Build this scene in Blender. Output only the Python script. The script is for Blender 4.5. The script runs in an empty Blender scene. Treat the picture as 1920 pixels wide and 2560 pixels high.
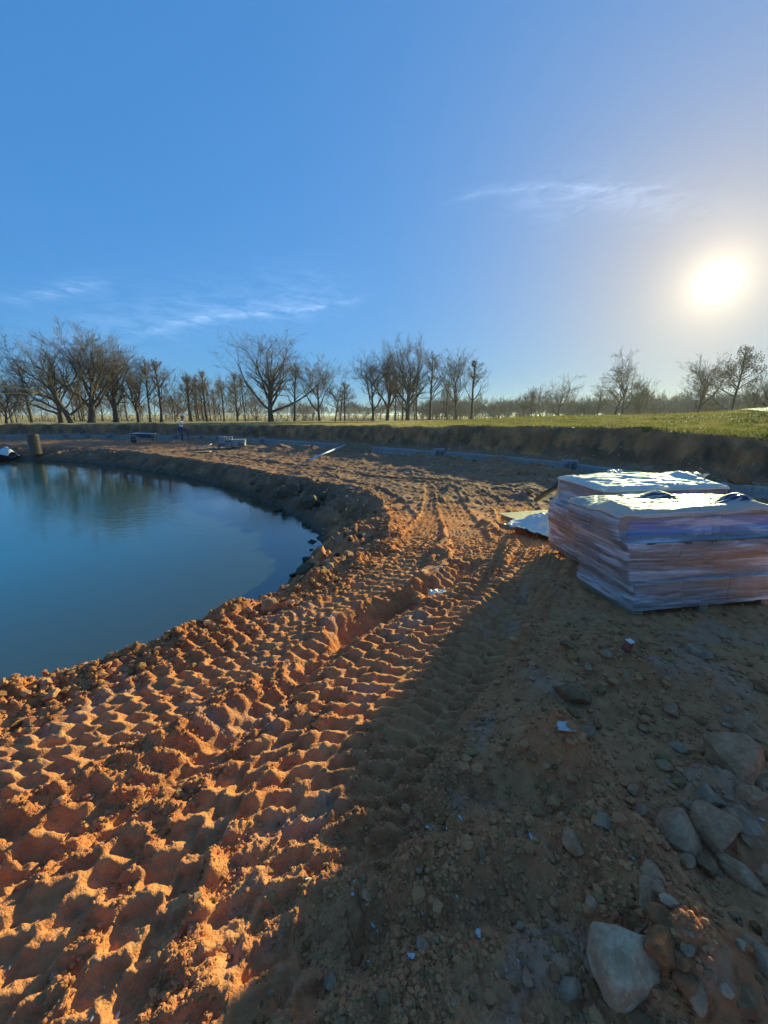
import bpy, bmesh, math, random
import numpy as np
from mathutils import Vector, Matrix
R = math.radians
scn = bpy.context.scene
C = scn.collection

# ------------------------------------------------------------------ camera, sky, sun, exposure
EYE, F, PITCH = 1.65, 1000.0, R(13.5)
cam = bpy.data.objects.new('camera', bpy.data.cameras.new('camera'))
cam.data.sensor_fit = 'HORIZONTAL'; cam.data.sensor_width = 36; cam.data.lens = F/1920*36
cam.data.clip_start = 0.05; cam.data.clip_end = 20000
cam.location = (0, 0, EYE); cam.rotation_euler = (math.pi/2-PITCH, 0, 0)
C.objects.link(cam); scn.camera = cam

SUN_AZ, SUN_EL = R(37.0), R(13.2)
SD = Vector((math.sin(SUN_AZ)*math.cos(SUN_EL), math.cos(SUN_AZ)*math.cos(SUN_EL), math.sin(SUN_EL)))
sun = bpy.data.objects.new('sun', bpy.data.lights.new('sun', 'SUN'))
sun.data.energy = 3.3; sun.data.angle = R(0.6); sun.data.color = (1.0, 0.99, 0.45)
sun.rotation_euler = SD.to_track_quat('Z', 'Y').to_euler(); sun.location = (20, 30, 20)
C.objects.link(sun)

scn.view_settings.view_transform = 'Standard'; scn.view_settings.look = 'None'
scn.view_settings.exposure = 1.42; scn.view_settings.gamma = 1; scn.view_settings.use_curve_mapping = False
scn.cycles.max_bounces = 8; scn.cycles.transparent_max_bounces = 24; scn.cycles.volume_bounces = 0
scn.cycles.use_denoising = True

class NT:
    """small helper for building node trees"""
    def __init__(s, tree): s.t = tree; s.n = tree.nodes; s.l = tree.links
    def new(s, typ, **kw):
        n = s.n.new(typ)
        for k, v in kw.items(): setattr(n, k, v)
        return n
    def put(s, sock, v):
        if v is None: return
        if isinstance(v, bpy.types.NodeSocket): s.l.new(v, sock)
        else:
            if hasattr(sock, 'default_value') and isinstance(v, (tuple, list)) and sock.type == 'RGBA' and len(v) == 3: v = (*v, 1)
            sock.default_value = v
    def m(s, op, a, b=None, c=None, clamp=False):
        n = s.new('ShaderNodeMath', operation=op, use_clamp=clamp)
        s.put(n.inputs[0], a); s.put(n.inputs[1], b)
        if c is not None: s.put(n.inputs[2], c)
        return n.outputs[0]
    def mix(s, f, a, b, blend='MIX'):
        n = s.new('ShaderNodeMix', data_type='RGBA', blend_type=blend)
        s.put(n.inputs[0], f); s.put(n.inputs[6], a); s.put(n.inputs[7], b)
        return n.outputs[2]
    def noise(s, vec, scale, detail=4, rough=.55, dist=0.0, out=0):
        n = s.new('ShaderNodeTexNoise'); s.put(n.inputs['Vector'], vec)
        n.inputs['Scale'].default_value = scale; n.inputs['Detail'].default_value = detail
        n.inputs['Roughness'].default_value = rough; n.inputs['Distortion'].default_value = dist
        return n.outputs[out]
    def ramp(s, f, lo, hi, a=0., b=1.):
        n = s.new('ShaderNodeMapRange', interpolation_type='SMOOTHSTEP'); s.put(n.inputs[0], f)
        n.inputs[1].default_value = lo; n.inputs[2].default_value = hi; n.inputs[3].default_value = a; n.inputs[4].default_value = b
        return n.outputs[0]
    def map(s, vec, scale=(1, 1, 1), rot=(0, 0, 0), loc=(0, 0, 0)):
        n = s.new('ShaderNodeMapping'); s.put(n.inputs[0], vec)
        n.inputs['Scale'].default_value = scale; n.inputs['Rotation'].default_value = rot; n.inputs['Location'].default_value = loc
        return n.outputs[0]

def ray(px, py):
    """direction of a picture point, as (right, forward, up)"""
    x, y = (px-960)/F, (1280-py)/F
    c, s_ = math.cos(PITCH), math.sin(PITCH)
    return np.array([x, c+y*s_, y*c-s_])
def azel(px, py):
    d = ray(px, py); return math.atan2(d[0], d[1]), math.atan2(d[2], math.hypot(d[0], d[1]))

world = bpy.data.worlds.new('World'); scn.world = world; world.use_nodes = True
w = NT(world.node_tree); w.n.clear()
sky = w.new('ShaderNodeTexSky', sky_type='NISHITA', sun_disc=False, sun_elevation=SUN_EL, sun_rotation=SUN_AZ,
            altitude=2500, air_density=1.0, dust_density=0.0, ozone_density=1.0)
tc = w.new('ShaderNodeTexCoord').outputs['Generated']
nrm = w.new('ShaderNodeVectorMath', operation='NORMALIZE'); w.l.new(tc, nrm.inputs[0]); dirv = nrm.outputs[0]
sep = w.new('ShaderNodeSeparateXYZ'); w.l.new(dirv, sep.inputs[0]); dx, dy, dz = sep.outputs
hsv = w.new('ShaderNodeHueSaturation'); hsv.inputs['Saturation'].default_value = 1.05; hsv.inputs['Hue'].default_value = .5
lum = w.new('ShaderNodeRGBToBW'); w.l.new(sky.outputs[0], lum.inputs[0])
comp = w.m('DIVIDE', 1.0, w.m('ADD', 1.0, w.m('MULTIPLY', lum.outputs[0], 0.42)))        # soft shoulder so the hazy sun side is not far brighter than the rest
skc = w.new('ShaderNodeVectorMath', operation='SCALE'); w.l.new(sky.outputs[0], skc.inputs[0]); w.l.new(comp, skc.inputs['Scale'])
w.l.new(skc.outputs[0], hsv.inputs['Color'])
dot = w.new('ShaderNodeVectorMath', operation='DOT_PRODUCT'); w.l.new(dirv, dot.inputs[0]); dot.inputs[1].default_value = SD
th = w.m('MULTIPLY', w.m('ARCCOSINE', w.m('MINIMUM', dot.outputs['Value'], 1.0)), 180/math.pi)
def glow(width, amp, p=1.0):
    e = w.m('POWER', w.m('DIVIDE', th, width), p)
    return w.m('MULTIPLY', w.m('EXPONENT', w.m('MULTIPLY', e, -1.0)), amp)
# thin high cloud streaks
az = w.m('ARCTAN2', dx, dy); el = w.m('ARCSINE', dz)
warp = w.noise(w.map(dirv, (3, 3, 3)), 2.2, 3)
fine = w.noise(w.map(dirv, (5, 5, 22)), 4.0, 6, .65, .6)
def streak(pts, width, amp, deg):
    A = [azel(*p) for p in pts]; a = np.array([q[0] for q in A]); e = np.array([q[1] for q in A])
    co = np.polyfit(a, e, deg); v = None
    for c_ in co: v = float(c_) if v is None else w.m('MULTIPLY_ADD', az, v, float(c_))
    d = w.m('SUBTRACT', el, v)
    d = w.m('ADD', d, w.m('MULTIPLY', w.m('SUBTRACT', warp, .5), width*1.6))
    up = w.m('EXPONENT', w.m('MULTIPLY', w.m('POWER', w.m('ABSOLUTE', w.m('DIVIDE', d, width)), 1.3), -1.0))
    side = w.m('MULTIPLY', w.ramp(az, float(a.min())-.06, float(a.min())+.16), w.ramp(az, float(a.max())-.14, float(a.max())+.06, 1, 0))
    return w.m('MULTIPLY', w.m('MULTIPLY', up, side), w.m('MULTIPLY', w.ramp(fine, .28, .75), amp))
st = streak([(324, 850), (393, 827), (486, 798), (602, 787), (787, 770), (903, 746)], .009, .12, 3)
for a_ in (([(0, 872), (150, 850), (330, 820), (500, 775), (700, 740), (900, 735)], .05, .05, 2),
           ([(1100, 515), (1200, 487), (1310, 468), (1400, 463), (1520, 480), (1600, 474), (1700, 452)], .006, .09, 3),
           ([(1250, 520), (1400, 490), (1560, 500), (1700, 520), (1850, 510)], .03, .08, 2),
           ([(0, 745), (60, 742), (180, 722), (300, 690)], .01, .16, 2)):
    st = w.m('ADD', st, streak(*a_))
bgcol = w.mix(1.0, hsv.outputs[0], (0.50, 0.88, 1.14), 'MULTIPLY')
bgcol = w.mix(0.5, bgcol, (0.11, 0.58, 1.50))
bgcol = w.mix(glow(17.0, .84, 1.3), bgcol, (1.52, 1.36, 1.14))          # hazy air round the low sun
cl = w.mix(w.m('MINIMUM', st, 1.0), bgcol, (5, 6, 7.5))
halo = w.new('ShaderNodeCombineXYZ')
g1, g2, g3 = glow(.6, 25, 1.4), glow(1.9, 3.4, .95), glow(10.0, .45, 1.1)
w.put(halo.inputs[0], w.m('ADD', g1, w.m('ADD', g2, g3)))
w.put(halo.inputs[1], w.m('ADD', w.m('MULTIPLY', g1, .92), w.m('ADD', w.m('MULTIPLY', g2, .84), w.m('MULTIPLY', g3, .70))))
w.put(halo.inputs[2], w.m('ADD', w.m('MULTIPLY', g1, .75), w.m('ADD', w.m('MULTIPLY', g2, .62), w.m('MULTIPLY', g3, .34))))
allc = w.mix(1.0, cl, halo.outputs[0], 'ADD')
bg = w.new('ShaderNodeBackground'); bg.inputs['Strength'].default_value = 0.15
w.l.new(allc, bg.inputs['Color'])
wo = w.new('ShaderNodeOutputWorld'); w.l.new(bg.outputs[0], wo.inputs[0])

# ------------------------------------------------------------------ object helpers
def mesh_np(name, V, Fc, smooth=True, mats=None, fmat=None):
    V = np.asarray(V, dtype=np.float32); Fc = np.asarray(Fc, dtype=np.int32)
    me = bpy.data.meshes.new(name); n, k = Fc.shape
    me.vertices.add(len(V)); me.vertices.foreach_set('co', V.ravel())
    me.loops.add(n*k); me.loops.foreach_set('vertex_index', Fc.ravel())
    me.polygons.add(n); me.polygons.foreach_set('loop_start', np.arange(0, n*k, k, dtype=np.int32))
    try: me.polygons.foreach_set('loop_total', np.full(n, k, dtype=np.int32))
    except Exception: pass
    me.polygons.foreach_set('use_smooth', np.full(n, smooth, dtype=bool))
    for m_ in (mats or []): me.materials.append(m_)
    if fmat is not None: me.polygons.foreach_set('material_index', np.asarray(fmat, dtype=np.int32))
    me.update(calc_edges=True)
    return me
def link(name, me, parent=None, loc=(0, 0, 0), rot=(0, 0, 0), scale=(1, 1, 1)):
    o = bpy.data.objects.new(name, me); C.objects.link(o)
    o.location = loc; o.rotation_euler = rot; o.scale = scale
    if parent: o.parent = parent
    return o
def tag(o, label=None, cat=None, group=None, kind=None):
    if label: o['label'] = label
    if cat: o['category'] = cat
    if group: o['group'] = group
    if kind: o['kind'] = kind
    return o
def copy_tree(o, parent=None):
    c = o.copy(); C.objects.link(c)
    if parent: c.parent = parent
    for ch in list(o.children): copy_tree(ch, c)
    return c
class MB:
    """collects boxes and tubes into one mesh"""
    def __init__(s): s.v = []; s.f = []
    def hexa(s, P):
        b = len(s.v); s.v += [tuple(p) for p in P]
        for q in ((0, 3, 2, 1), (4, 5, 6, 7), (0, 1, 5, 4), (1, 2, 6, 5), (2, 3, 7, 6), (3, 0, 4, 7)): s.f.append(tuple(b+i for i in q))
        return s
    def box(s, c, d, rz=0.0, taper=1.0):
        cx, cy, cz = c; a, b, h = d[0]/2, d[1]/2, d[2]/2; co, si = math.cos(rz), math.sin(rz)
        P = []
        for z, k in ((-h, 1.0), (h, taper)):
            for x, y in ((-a, -b), (a, -b), (a, b), (-a, b)):
                x *= k; y *= k
                P.append((cx+x*co-y*si, cy+x*si+y*co, cz+z))
        return s.hexa(P)
    def tube(s, pts, rad, n=8, caps=True, closed=False):
        pts = [Vector(p) for p in pts]; m_ = len(pts)
        rs = rad if isinstance(rad, (list, tuple)) else [rad]*m_
        b = len(s.v); up = Vector((0, 0, 1))
        t0 = (pts[1]-pts[0]).normalized(); nn = t0.cross(up if abs(t0.z) < .9 else Vector((1, 0, 0))).normalized()
        for i in range(m_):
            t = (pts[min(i+1, m_-1)]-pts[max(i-1, 0)]).normalized()
            nn = (nn-t*nn.dot(t)).normalized(); bb = t.cross(nn)
            for k in range(n):
                a = 2*math.pi*k/n; s.v.append(tuple(pts[i]+(nn*math.cos(a)+bb*math.sin(a))*rs[i]))
        for i in range(m_-1):
            for k in range(n): s.f.append((b+i*n+k, b+i*n+(k+1) % n, b+(i+1)*n+(k+1) % n, b+(i+1)*n+k))
        if caps: s.f.append(tuple(b+k for k in range(n))[::-1]); s.f.append(tuple(b+(m_-1)*n+k for k in range(n)))
        return s
    def mesh(s, name, mat, bevel=0.0, smooth=False):
        bm = bmesh.new(); vs = [bm.verts.new(v) for v in s.v]
        for f in s.f:
            try: bm.faces.new([vs[i] for i in f])
            except ValueError: pass
        if bevel: bmesh.ops.bevel(bm, geom=list(bm.edges), offset=bevel, segments=1, affect='EDGES')
        bmesh.ops.recalc_face_normals(bm, faces=list(bm.faces))
        me = bpy.data.meshes.new(name); bm.to_mesh(me); bm.free()
        if smooth:
            for p in me.polygons: p.use_smooth = True
        if mat: me.materials.append(mat)
        return me
    def build(s, name, mat, parent=None, bevel=0.0, smooth=False, **kw): return link(name, s.mesh(name, mat, bevel, smooth), parent, **kw)

def material(name):
    m_ = bpy.data.materials.new(name); m_.use_nodes = True; t = NT(m_.node_tree); t.n.clear()
    out = t.new('ShaderNodeOutputMaterial'); return m_, t, out
def simple(name, col, rough=.8, var=.25, scale=8.0, bump=.0, bscale=40.0, metal=0.0, spec=.5, obj=True, stretch=(1, 1, 1), col2=None):
    m_, t, out = material(name)
    co = t.new('ShaderNodeTexCoord').outputs['Object']; v = t.map(co, stretch)
    n = t.noise(v, scale, 5, .6)
    c2 = col2 or tuple(c*(1-var*1.6) for c in col); c1 = tuple(min(1, c*(1+var*.6)) for c in col)
    oi = t.new('ShaderNodeObjectInfo').outputs['Random']
    colr = t.mix(t.ramp(n, .3, .7), c2, c1)
    colr = t.mix(1.0, colr, t.mix(oi, (1-var*.5,)*3, (1+var*.3,)*3), 'MULTIPLY')
    p = t.new('ShaderNodeBsdfPrincipled'); t.put(p.inputs['Base Color'], colr)
    p.inputs['Roughness'].default_value = rough; p.inputs['Metallic'].default_value = metal; p.inputs['Specular IOR Level'].default_value = spec
    if bump:
        b = t.new('ShaderNodeBump'); b.inputs['Strength'].default_value = 1.0; b.inputs['Distance'].default_value = bump
        t.put(b.inputs['Height'], t.noise(v, bscale, 5, .65)); t.put(p.inputs['Normal'], b.outputs[0])
    t.put(out.inputs[0], p.outputs[0]); return m_

# ------------------------------------------------------------------ noise
rng0 = np.random.RandomState(7)
TAB = rng0.rand(256, 256).astype(np.float32); TAB2 = rng0.rand(256, 256).astype(np.float32); TAB3 = rng0.rand(256, 256).astype(np.float32)
def vn(x, y, seed=0):
    xi = np.floor(x).astype(np.int64); yi = np.floor(y).astype(np.int64)
    fx = x-xi; fy = y-yi; fx = fx*fx*fx*(fx*(fx*6-15)+10); fy = fy*fy*fy*(fy*(fy*6-15)+10)
    xi = xi+seed*37; yi = yi+seed*91
    a = TAB[xi & 255, yi & 255]; b = TAB[(xi+1) & 255, yi & 255]; c = TAB[xi & 255, (yi+1) & 255]; d = TAB[(xi+1) & 255, (yi+1) & 255]
    return (a+(b-a)*fx+(c-a)*fy+(a-b-c+d)*fx*fy)*2-1
def fbm(x, y, oct=4, seed=0, gain=.5, ridge=False):
    s = 0; a = 1.0; co, si = .8, .6
    for i in range(oct):
        n = vn(x, y, seed+i*5)
        s = s+a*((1-2*np.abs(n)) if ridge else n); a *= gain
        x, y = (x*co-y*si)*2.03+11.3, (x*si+y*co)*2.03-7.7
    return s
def worley(x, y, seed=0):
    xi = np.floor(x).astype(np.int64); yi = np.floor(y).astype(np.int64)
    best = np.full(x.shape, 9.0); cid = np.zeros(x.shape)
    for i in (-1, 0, 1):
        for j in (-1, 0, 1):
            a = (xi+i+seed*17) & 255; b = (yi+j+seed*29) & 255
            d = (xi+i+TAB2[a, b]-x)**2+(yi+j+TAB3[a, b]-y)**2
            k = d < best; best = np.where(k, d, best); cid = np.where(k, TAB[a, b], cid)
    return np.sqrt(best), cid
def ss(a, b, x):
    t = np.clip((x-a)/(b-a), 0, 1); return t*t*(3-2*t)

# ------------------------------------------------------------------ terrain layout
PLAT, WATER = -0.45, -1.08
def G(x, y): return PLAT*ss(4.2, 10.0, y)
def at(px, py, z):
    d = ray(px, py); t = (z-EYE)/d[2]; return np.array([d[0]*t, d[1]*t])
def gp(px, py, dz=0.0):
    z = 0.0
    for _ in range(12):
        p = at(px, py, z+dz); z = float(G(p[0], p[1]))
    return p
def depth_at(p, z): return p[1]*math.cos(PITCH)+(EYE-z)*math.sin(PITCH)
def smooth_line(P, step=.25):
    P = [np.array(p, float) for p in P]; out = []
    Q = [2*P[0]-P[1]]+P+[2*P[-1]-P[-2]]
    for i in range(1, len(Q)-2):
        a, b, c, d = Q[i-1:i+3]; n = max(2, int(np.linalg.norm(c-b)/step))
        for k in range(n):
            t = k/n
            out.append(.5*((2*b)+(-a+c)*t+(2*a-5*b+4*c-d)*t*t+(-a+3*b-3*c+d)*t**3))
    out.append(P[-1]); return np.array(out)
def poly_dist(x, y, L, closed=False, signed=False, pad=None):
    """distance to a polyline; with signed also side (+ = left of travel) and arc length"""
    n = len(L); best = np.full(x.shape, 1e9); side = np.zeros(x.shape); arc = np.zeros(x.shape); s0 = 0.0
    for i in range(n if closed else n-1):
        a = L[i]; b = L[(i+1) % n]; e = b-a; l2 = float(e @ e)+1e-12
        t = np.clip(((x-a[0])*e[0]+(y-a[1])*e[1])/l2, 0, 1)
        qx = x-a[0]-t*e[0]; qy = y-a[1]-t*e[1]; d = qx*qx+qy*qy
        k = d < best; best = np.where(k, d, best)
        if signed:
            side = np.where(k, np.sign(e[0]*qy-e[1]*qx), side); arc = np.where(k, s0+t*math.sqrt(l2), arc)
        s0 += math.sqrt(l2)
    best = np.sqrt(best)
    return (best, side, arc) if signed else best
def inside(x, y, L):
    r = np.zeros(x.shape, bool); n = len(L)
    for i in range(n):
        a = L[i]; b = L[(i+1) % n]
        if a[1] == b[1]: continue
        r ^= ((a[1] > y) != (b[1] > y)) & (x < (b[0]-a[0])*(y-a[1])/(b[1]-a[1])+a[0])
    return r

wl = [at(px, py, WATER) for px, py in ((0, 1149), (100, 1152), (200, 1156), (300, 1166), (400, 1182), (480, 1196), (560, 1216), (630, 1240), (690, 1264),
      (735, 1288), (770, 1312), (795, 1335), (800, 1360), (790, 1388), (765, 1412), (738, 1436))]
rimpx = ((0, 1113), (100, 1115), (200, 1120), (300, 1128), (420, 1141), (500, 1152), (600, 1170), (700, 1194), (780, 1207), (830, 1215), (885, 1225),
         (930, 1243), (962, 1268), (980, 1300), (976, 1335), (957, 1365), (920, 1393), (870, 1417), (810, 1440), (745, 1466), (700, 1482))
rim = [gp(*p) for p in rimpx]
near = [gp(*p, .06) for p in ((620, 1512), (500, 1552), (400, 1586), (300, 1617), (200, 1650), (100, 1682), (0, 1713), (-160, 1762))]
rim += near
wl += [np.array(p) for p in ((-1.75, 4.6), (-2.25, 3.9), (-2.7, 3.35), (-3.2, 2.85), (-3.9, 2.25), (-4.9, 1.5), (-7, .5), (-20, -3), (-70, -2), (-85, 20), (-70, 30), (-40, 27))]
rim += [np.array(p) for p in ((-4.2, .75), (-6, -.4), (-19, -4.2), (-72, -4), (-88, 20), (-72, 32), (-40, 29.5))]
WL = smooth_line(wl+[wl[0]], .8)[:-1]; RIM = smooth_line(rim+[rim[0]], .6)[:-1]

wallpx = [(1700, 1224), (1600, 1206), (1430, 1181), (1300, 1164), (1150, 1149), (1040, 1140), (940, 1131), (840, 1122), (740, 1114), (620, 1107), (500, 1101), (400, 1098), (250, 1097), (100, 1096), (0, 1096)]
wallp = [np.array((16., 5.5)), np.array((11.5, 8.2))]+[at(px, py, PLAT) for px, py in wallpx]+[np.array((-46., 34.5)), np.array((-75., 36.))]
WALL = smooth_line(wallp, .4)      # runs right to left; outward (away from the pond) is to its right

tracks_px = [
    (.60, .033, .118, [(1050, 1465), (900, 1530), (760, 1610), (600, 1705), (440, 1815), (250, 1955), (60, 2120), (-120, 2280)]),
    (.50, .033, .120, [(640, 1880), (500, 2050), (370, 2220), (250, 2400), (170, 2600)]),
    (.60, .033, .118, [(800, 1192), (925, 1228), (985, 1262), (1008, 1305), (975, 1368), (905, 1428), (785, 1490), (610, 1566), (400, 1648), (150, 1745), (-150, 1850)]),
    (.58, .032, .124, [(1150, 1210), (1200, 1240), (1262, 1275), (1290, 1320), (1250, 1370), (1180, 1420), (1090, 1480), (980, 1550), (850, 1640), (680, 1780), (520, 1930), (300, 2130), (60, 2420), (-60, 2600)]),
    (.60, .034, .118, [(1085, 1205), (1090, 1262), (1060, 1330), (1010, 1395), (940, 1455), (800, 1545), (610, 1640), (400, 1735), (150, 1850), (-150, 1990)]),
    (.64, .034, .132, [(1110, 1215), (1130, 1270), (1165, 1330), (1190, 1395), (1130, 1490), (1010, 1600), (880, 1715), (740, 1870), (620, 2060), (480, 2330), (400, 2580)]),
    (.66, .033, .118, [(1250, 1225), (1310, 1275), (1350, 1330), (1345, 1400), (1270, 1480), (1170, 1580), (1030, 1730), (900, 1900), (800, 2090), (740, 2300), (700, 2600)]),
    (.42, .024, .124, [(1400, 1215), (1200, 1205), (1000, 1196), (850, 1180), (700, 1160), (500, 1135), (300, 1115)]),
]
TRK = [(w_, d_, per, smooth_line([gp(*p) for p in P], .22)) for w_, d_, per, P in tracks_px]
RUT = [(.13, .11, smooth_line([gp(*p) for p in ((-150, 2260), (0, 2150), (200, 2030), (400, 1915), (520, 1830), (660, 1730), (800, 1610), (900, 1545), (1010, 1492))], .2)),
       (.10, .08, smooth_line([gp(*p) for p in ((860, 1560), (960, 1500), (1080, 1462), (1190, 1400))], .2)),
       (.10, .06, smooth_line([gp(*p) for p in ((940, 2120), (1100, 2040), (1280, 1960), (1400, 2020))], .2)),
       (.08, .06, smooth_line([gp(*p) for p in ((760, 2400), (900, 2330), (1150, 2270), (1300, 2260))], .2)),
       (.16, .07, smooth_line([gp(*p) for p in ((1290, 1480), (1200, 1640), (1080, 1800), (1010, 1960))], .2))]
MOUNDS = [(*gp(1380, 1870), .17, .17), (*gp(1450, 1940), .12, .09), (*gp(1350, 1950), .12, .06), (*gp(1520, 2110), .14, .12), (*gp(1440, 2160), .12, .06), (*gp(1600, 2150), .10, .05), (*gp(1640, 2330), .13, .09), (*gp(1700, 2440), .12, .07), (*gp(1760, 2560), .14, .08), (*gp(1250, 2180), .14, .05), (*gp(1120, 2250), .12, .05), (*gp(1800, 1980), .2, .08), (*gp(1500, 2300), .1, .05), (*gp(1010, 1880), .15, .06), (*gp(1880, 2500), .2, .07),
          (*gp(1530, 1680), .42, .10), (*gp(1700, 1700), .4, .06), (*gp(480, 2500), .10, .07), (*gp(1250, 1170), .8, .36), (*gp(1360, 1190), .9, .25), (*gp(1310, 1185), .7, .2),
          (*gp(700, 1127), .9, .34), (*gp(770, 1132), 1.0, .38), (*gp(630, 1122), .8, .24), (*gp(940, 1147), 1.2, .26), (*gp(1050, 1155), 1.2, .3), (*gp(1130, 1160), .9, .24),
          (*gp(480, 1102), .9, .30), (*gp(440, 1108), .9, .2), (*gp(1500, 1215), .8, .25), (*gp(200, 1105), 1.2, .2), (*gp(320, 1106), 1.2, .2),
          (*gp(820, 1405), .22, .16), (*gp(868, 1340), .2, .14), (*gp(885, 1275), .2, .12), (*gp(740, 1440), .22, .10), (*gp(1215, 1310), .16, .10), (*gp(1100, 1255), .2, .08),
          (*gp(1170, 1255), .2, .12), (*gp(1300, 1245), .22, .12), (*gp(1120, 1222), .3, .15), (*gp(1330, 1232), .3, .12), (*gp(1240, 1330), .14, .08), (*gp(1100, 1380), .15, .08)]

def bank_height(q):     # height of the turf edge, by direction seen from the pond road
    return np.interp(q, [-500, 0, 500, 900, 1200, 1500, 1900, 2600], [.80, .86, .90, .98, 1.12, 1.20, 1.12, 1.1])
def hill_height(q):
    return np.interp(q, [-500, 600, 900, 1100, 1200, 1300, 1500, 1700, 1920, 2600], [.72, .80, .92, 1.08, 1.28, 1.50, 1.66, 1.78, 2.1, 2.4])

def terrain(x, y, info=False, spacing=None):
    x = np.asarray(x, float); y = np.asarray(y, float); r = np.hypot(x, y)
    sp = r*np.where(r > 12, .0038, .006) if spacing is None else spacing
    lod = lambda cell: ss(1.0, 3.0, cell/np.maximum(sp, 1e-4))       # fades detail the grid cannot carry
    near_ = r < 60
    h = G(x, y)
    h = h+.05*fbm(x*.35, y*.35, 3, 3)*ss(1, 3, r)
    red = np.zeros_like(h); grey = np.zeros_like(h); wet = np.zeros_like(h); grass = np.zeros_like(h)
    # crumbly dirt detail
    w1, c1 = worley(x*7+.7*vn(x*9, y*9, 2), y*7+.7*vn(x*9, y*9, 4), 1)
    w2, c2 = worley(x*19+.5*vn(x*23, y*23, 2), y*19, 2)
    w3, c3 = worley(x*46, y*46, 5)
    rough_f = .45+.55*ss(-.25, .5, fbm(x*.9, y*.9, 3, 9))
    clod = (np.clip(.62-w1, 0, 1)*.030*c1*lod(.10)+np.clip(.60-w2, 0, 1)*.024*(c2 > .35)*lod(.04)+np.clip(.6-w3, 0, 1)*.013*(c3 > .3)*lod(.02))
    fine = .010*fbm(x*9, y*9, 3, 21)*lod(.08)+.0045*fbm(x*42, y*42, 3, 22)*lod(.02)+.0018*fbm(x*150, y*150, 2, 23)*lod(.006)
    farr = ss(6.5, 10, r)*ss(60, 40, r)
    h = h+farr*(.035*fbm(x*1.6, y*1.6, 4, 24)+.05*np.clip(.55-worley(x*2.6, y*2.6, 9)[0], 0, 1)+.02*fbm(x*5, y*5, 2, 25, ridge=True))
    # pond, bank and rim ridge
    sel = (r < 95) & (x < 4)
    dw = np.full(h.shape, 50.0); dr = np.full(h.shape, 50.0); inw = np.zeros(h.shape, bool); inr = np.zeros(h.shape, bool)
    xs, ys = x[sel]+.10*vn(x[sel]*1.6, y[sel]*1.6, 31)+.04*vn(x[sel]*5, y[sel]*5, 32), y[sel]+.10*vn(x[sel]*1.6, y[sel]*1.6, 33)+.04*vn(x[sel]*5, y[sel]*5, 34)
    dw[sel] = poly_dist(xs, ys, WL); dr[sel] = poly_dist(xs, ys, RIM); inw[sel] = inside(xs, ys, WL); inr[sel] = inside(xs, ys, RIM)
    # spoil heaps and mounds
    for mx, my, mr, mh in MOUNDS:
        d2 = ((x-mx)**2+(y-my)**2)/(mr*mr); k = np.exp(-d2**.8); h = h+mh*k*(1+.35*vn(x*5/mr*.3, y*5/mr*.3, 8)); red += k*.7*(r < 8)
    dmask = np.zeros_like(h)
    if True:
        k = (r < 60)
        dwl = np.full(h.shape, 99.0); sd = np.full(h.shape, 1.0)
        kk = (r < 140)
        a, b, _ = poly_dist(x[kk], y[kk], WALL[::2], signed=True); dwl[kk] = a; sd[kk] = b
        out = (sd < 0) & kk
        sw = np.where(out, dwl, -dwl)                       # + away from the pond
        sw = np.where(kk, sw, np.where((y > 0) | (x > 12), 99.0, -99.0))
    spoil = np.exp(-((sw+1.3)/.45)**2)*(.03+.16*np.clip(fbm(x*.8, y*.8, 3, 41), -.1, 1))*(r > 9)
    h = h+spoil
    # ridge pushed up along the pond rim
    ridge = np.exp(-(dr/.17)**2)*(.05+.08*np.clip(fbm(x*2.2, y*2.2, 3, 44), -.6, 1))*ss(14, 9, r)+np.exp(-(dr/.3)**2)*.06*ss(9, 14, r)
    h = h+ridge; red += np.exp(-(dr/.30)**2)*1.0*ss(13, 8, r)
    # tyre marks
    tm = np.zeros_like(h); CW = (.120, .115, .125, .112, .120, .118, .170, .15)
    q = (r < 24) & (y > 0) & ~inr
    X, Y = x[q], y[q]; hq = np.zeros_like(X); tq = np.zeros_like(X); rq = np.zeros_like(X)
    wob = .018*fbm(X*3, Y*3, 2, 51); wob2 = .016*fbm(X*3, Y*3, 2, 52)
    base_rough = (clod[q]*(.7+.8*rough_f[q]))
    cur = base_rough.copy()
    for i, (w_, d_, per, L) in enumerate(TRK):
        bb = (X > L[:, 0].min()-.6) & (X < L[:, 0].max()+.6) & (Y > L[:, 1].min()-.6) & (Y < L[:, 1].max()+.6)
        dd, sd2, s_ = poly_dist(X[bb]+wob[bb], Y[bb]+wob2[bb], L, signed=True)
        u = dd*-sd2                                         # + right of travel
        hw = w_/2; m_ = ss(hw, hw*.86, dd)
        cw = CW[i]; cu = u/cw+.5*(i % 2)+.04*vn(X[bb]*4, Y[bb]*4, 66+i); col = np.floor(cu); fu = cu-col
        # ragged transverse lugs in columns, staggered from one column to the next
        sl = s_-.55*u+.007*vn(X[bb]*5, Y[bb]*5, 61+i)+.005*vn(X[bb]*19, Y[bb]*19, 71+i)
        ph = sl/per+.5*np.mod(col, 2)
        fr = ph-np.floor(ph)
        pit = ss(.09, .20, fr)*ss(.80, .62, fr)*(.8+.2*np.sin(np.pi*np.clip((fr-.1)/.65, 0, 1)))             # pressed hollow between two crests
        gap = .12+.88*ss(.02, .15, fu)*ss(.98, .85, fu)
        edge = ss(1.0, .84, dd/hw)
        amp = (.85+.28*vn(X[bb]*1.7, Y[bb]*1.7, 81+i))*ss(-1.25, -.6, fbm(X[bb]*1.1, Y[bb]*1.1, 2, 85+i))
        crest = np.exp(-((fr-.03)/.10)**2)+np.exp(-((fr-.97)/.09)**2)
        th_ = -.014-d_*pit*gap*edge*np.clip(amp, .12, 1.2)+d_*.20*crest*np.clip(amp, .2, 1.1)
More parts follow.
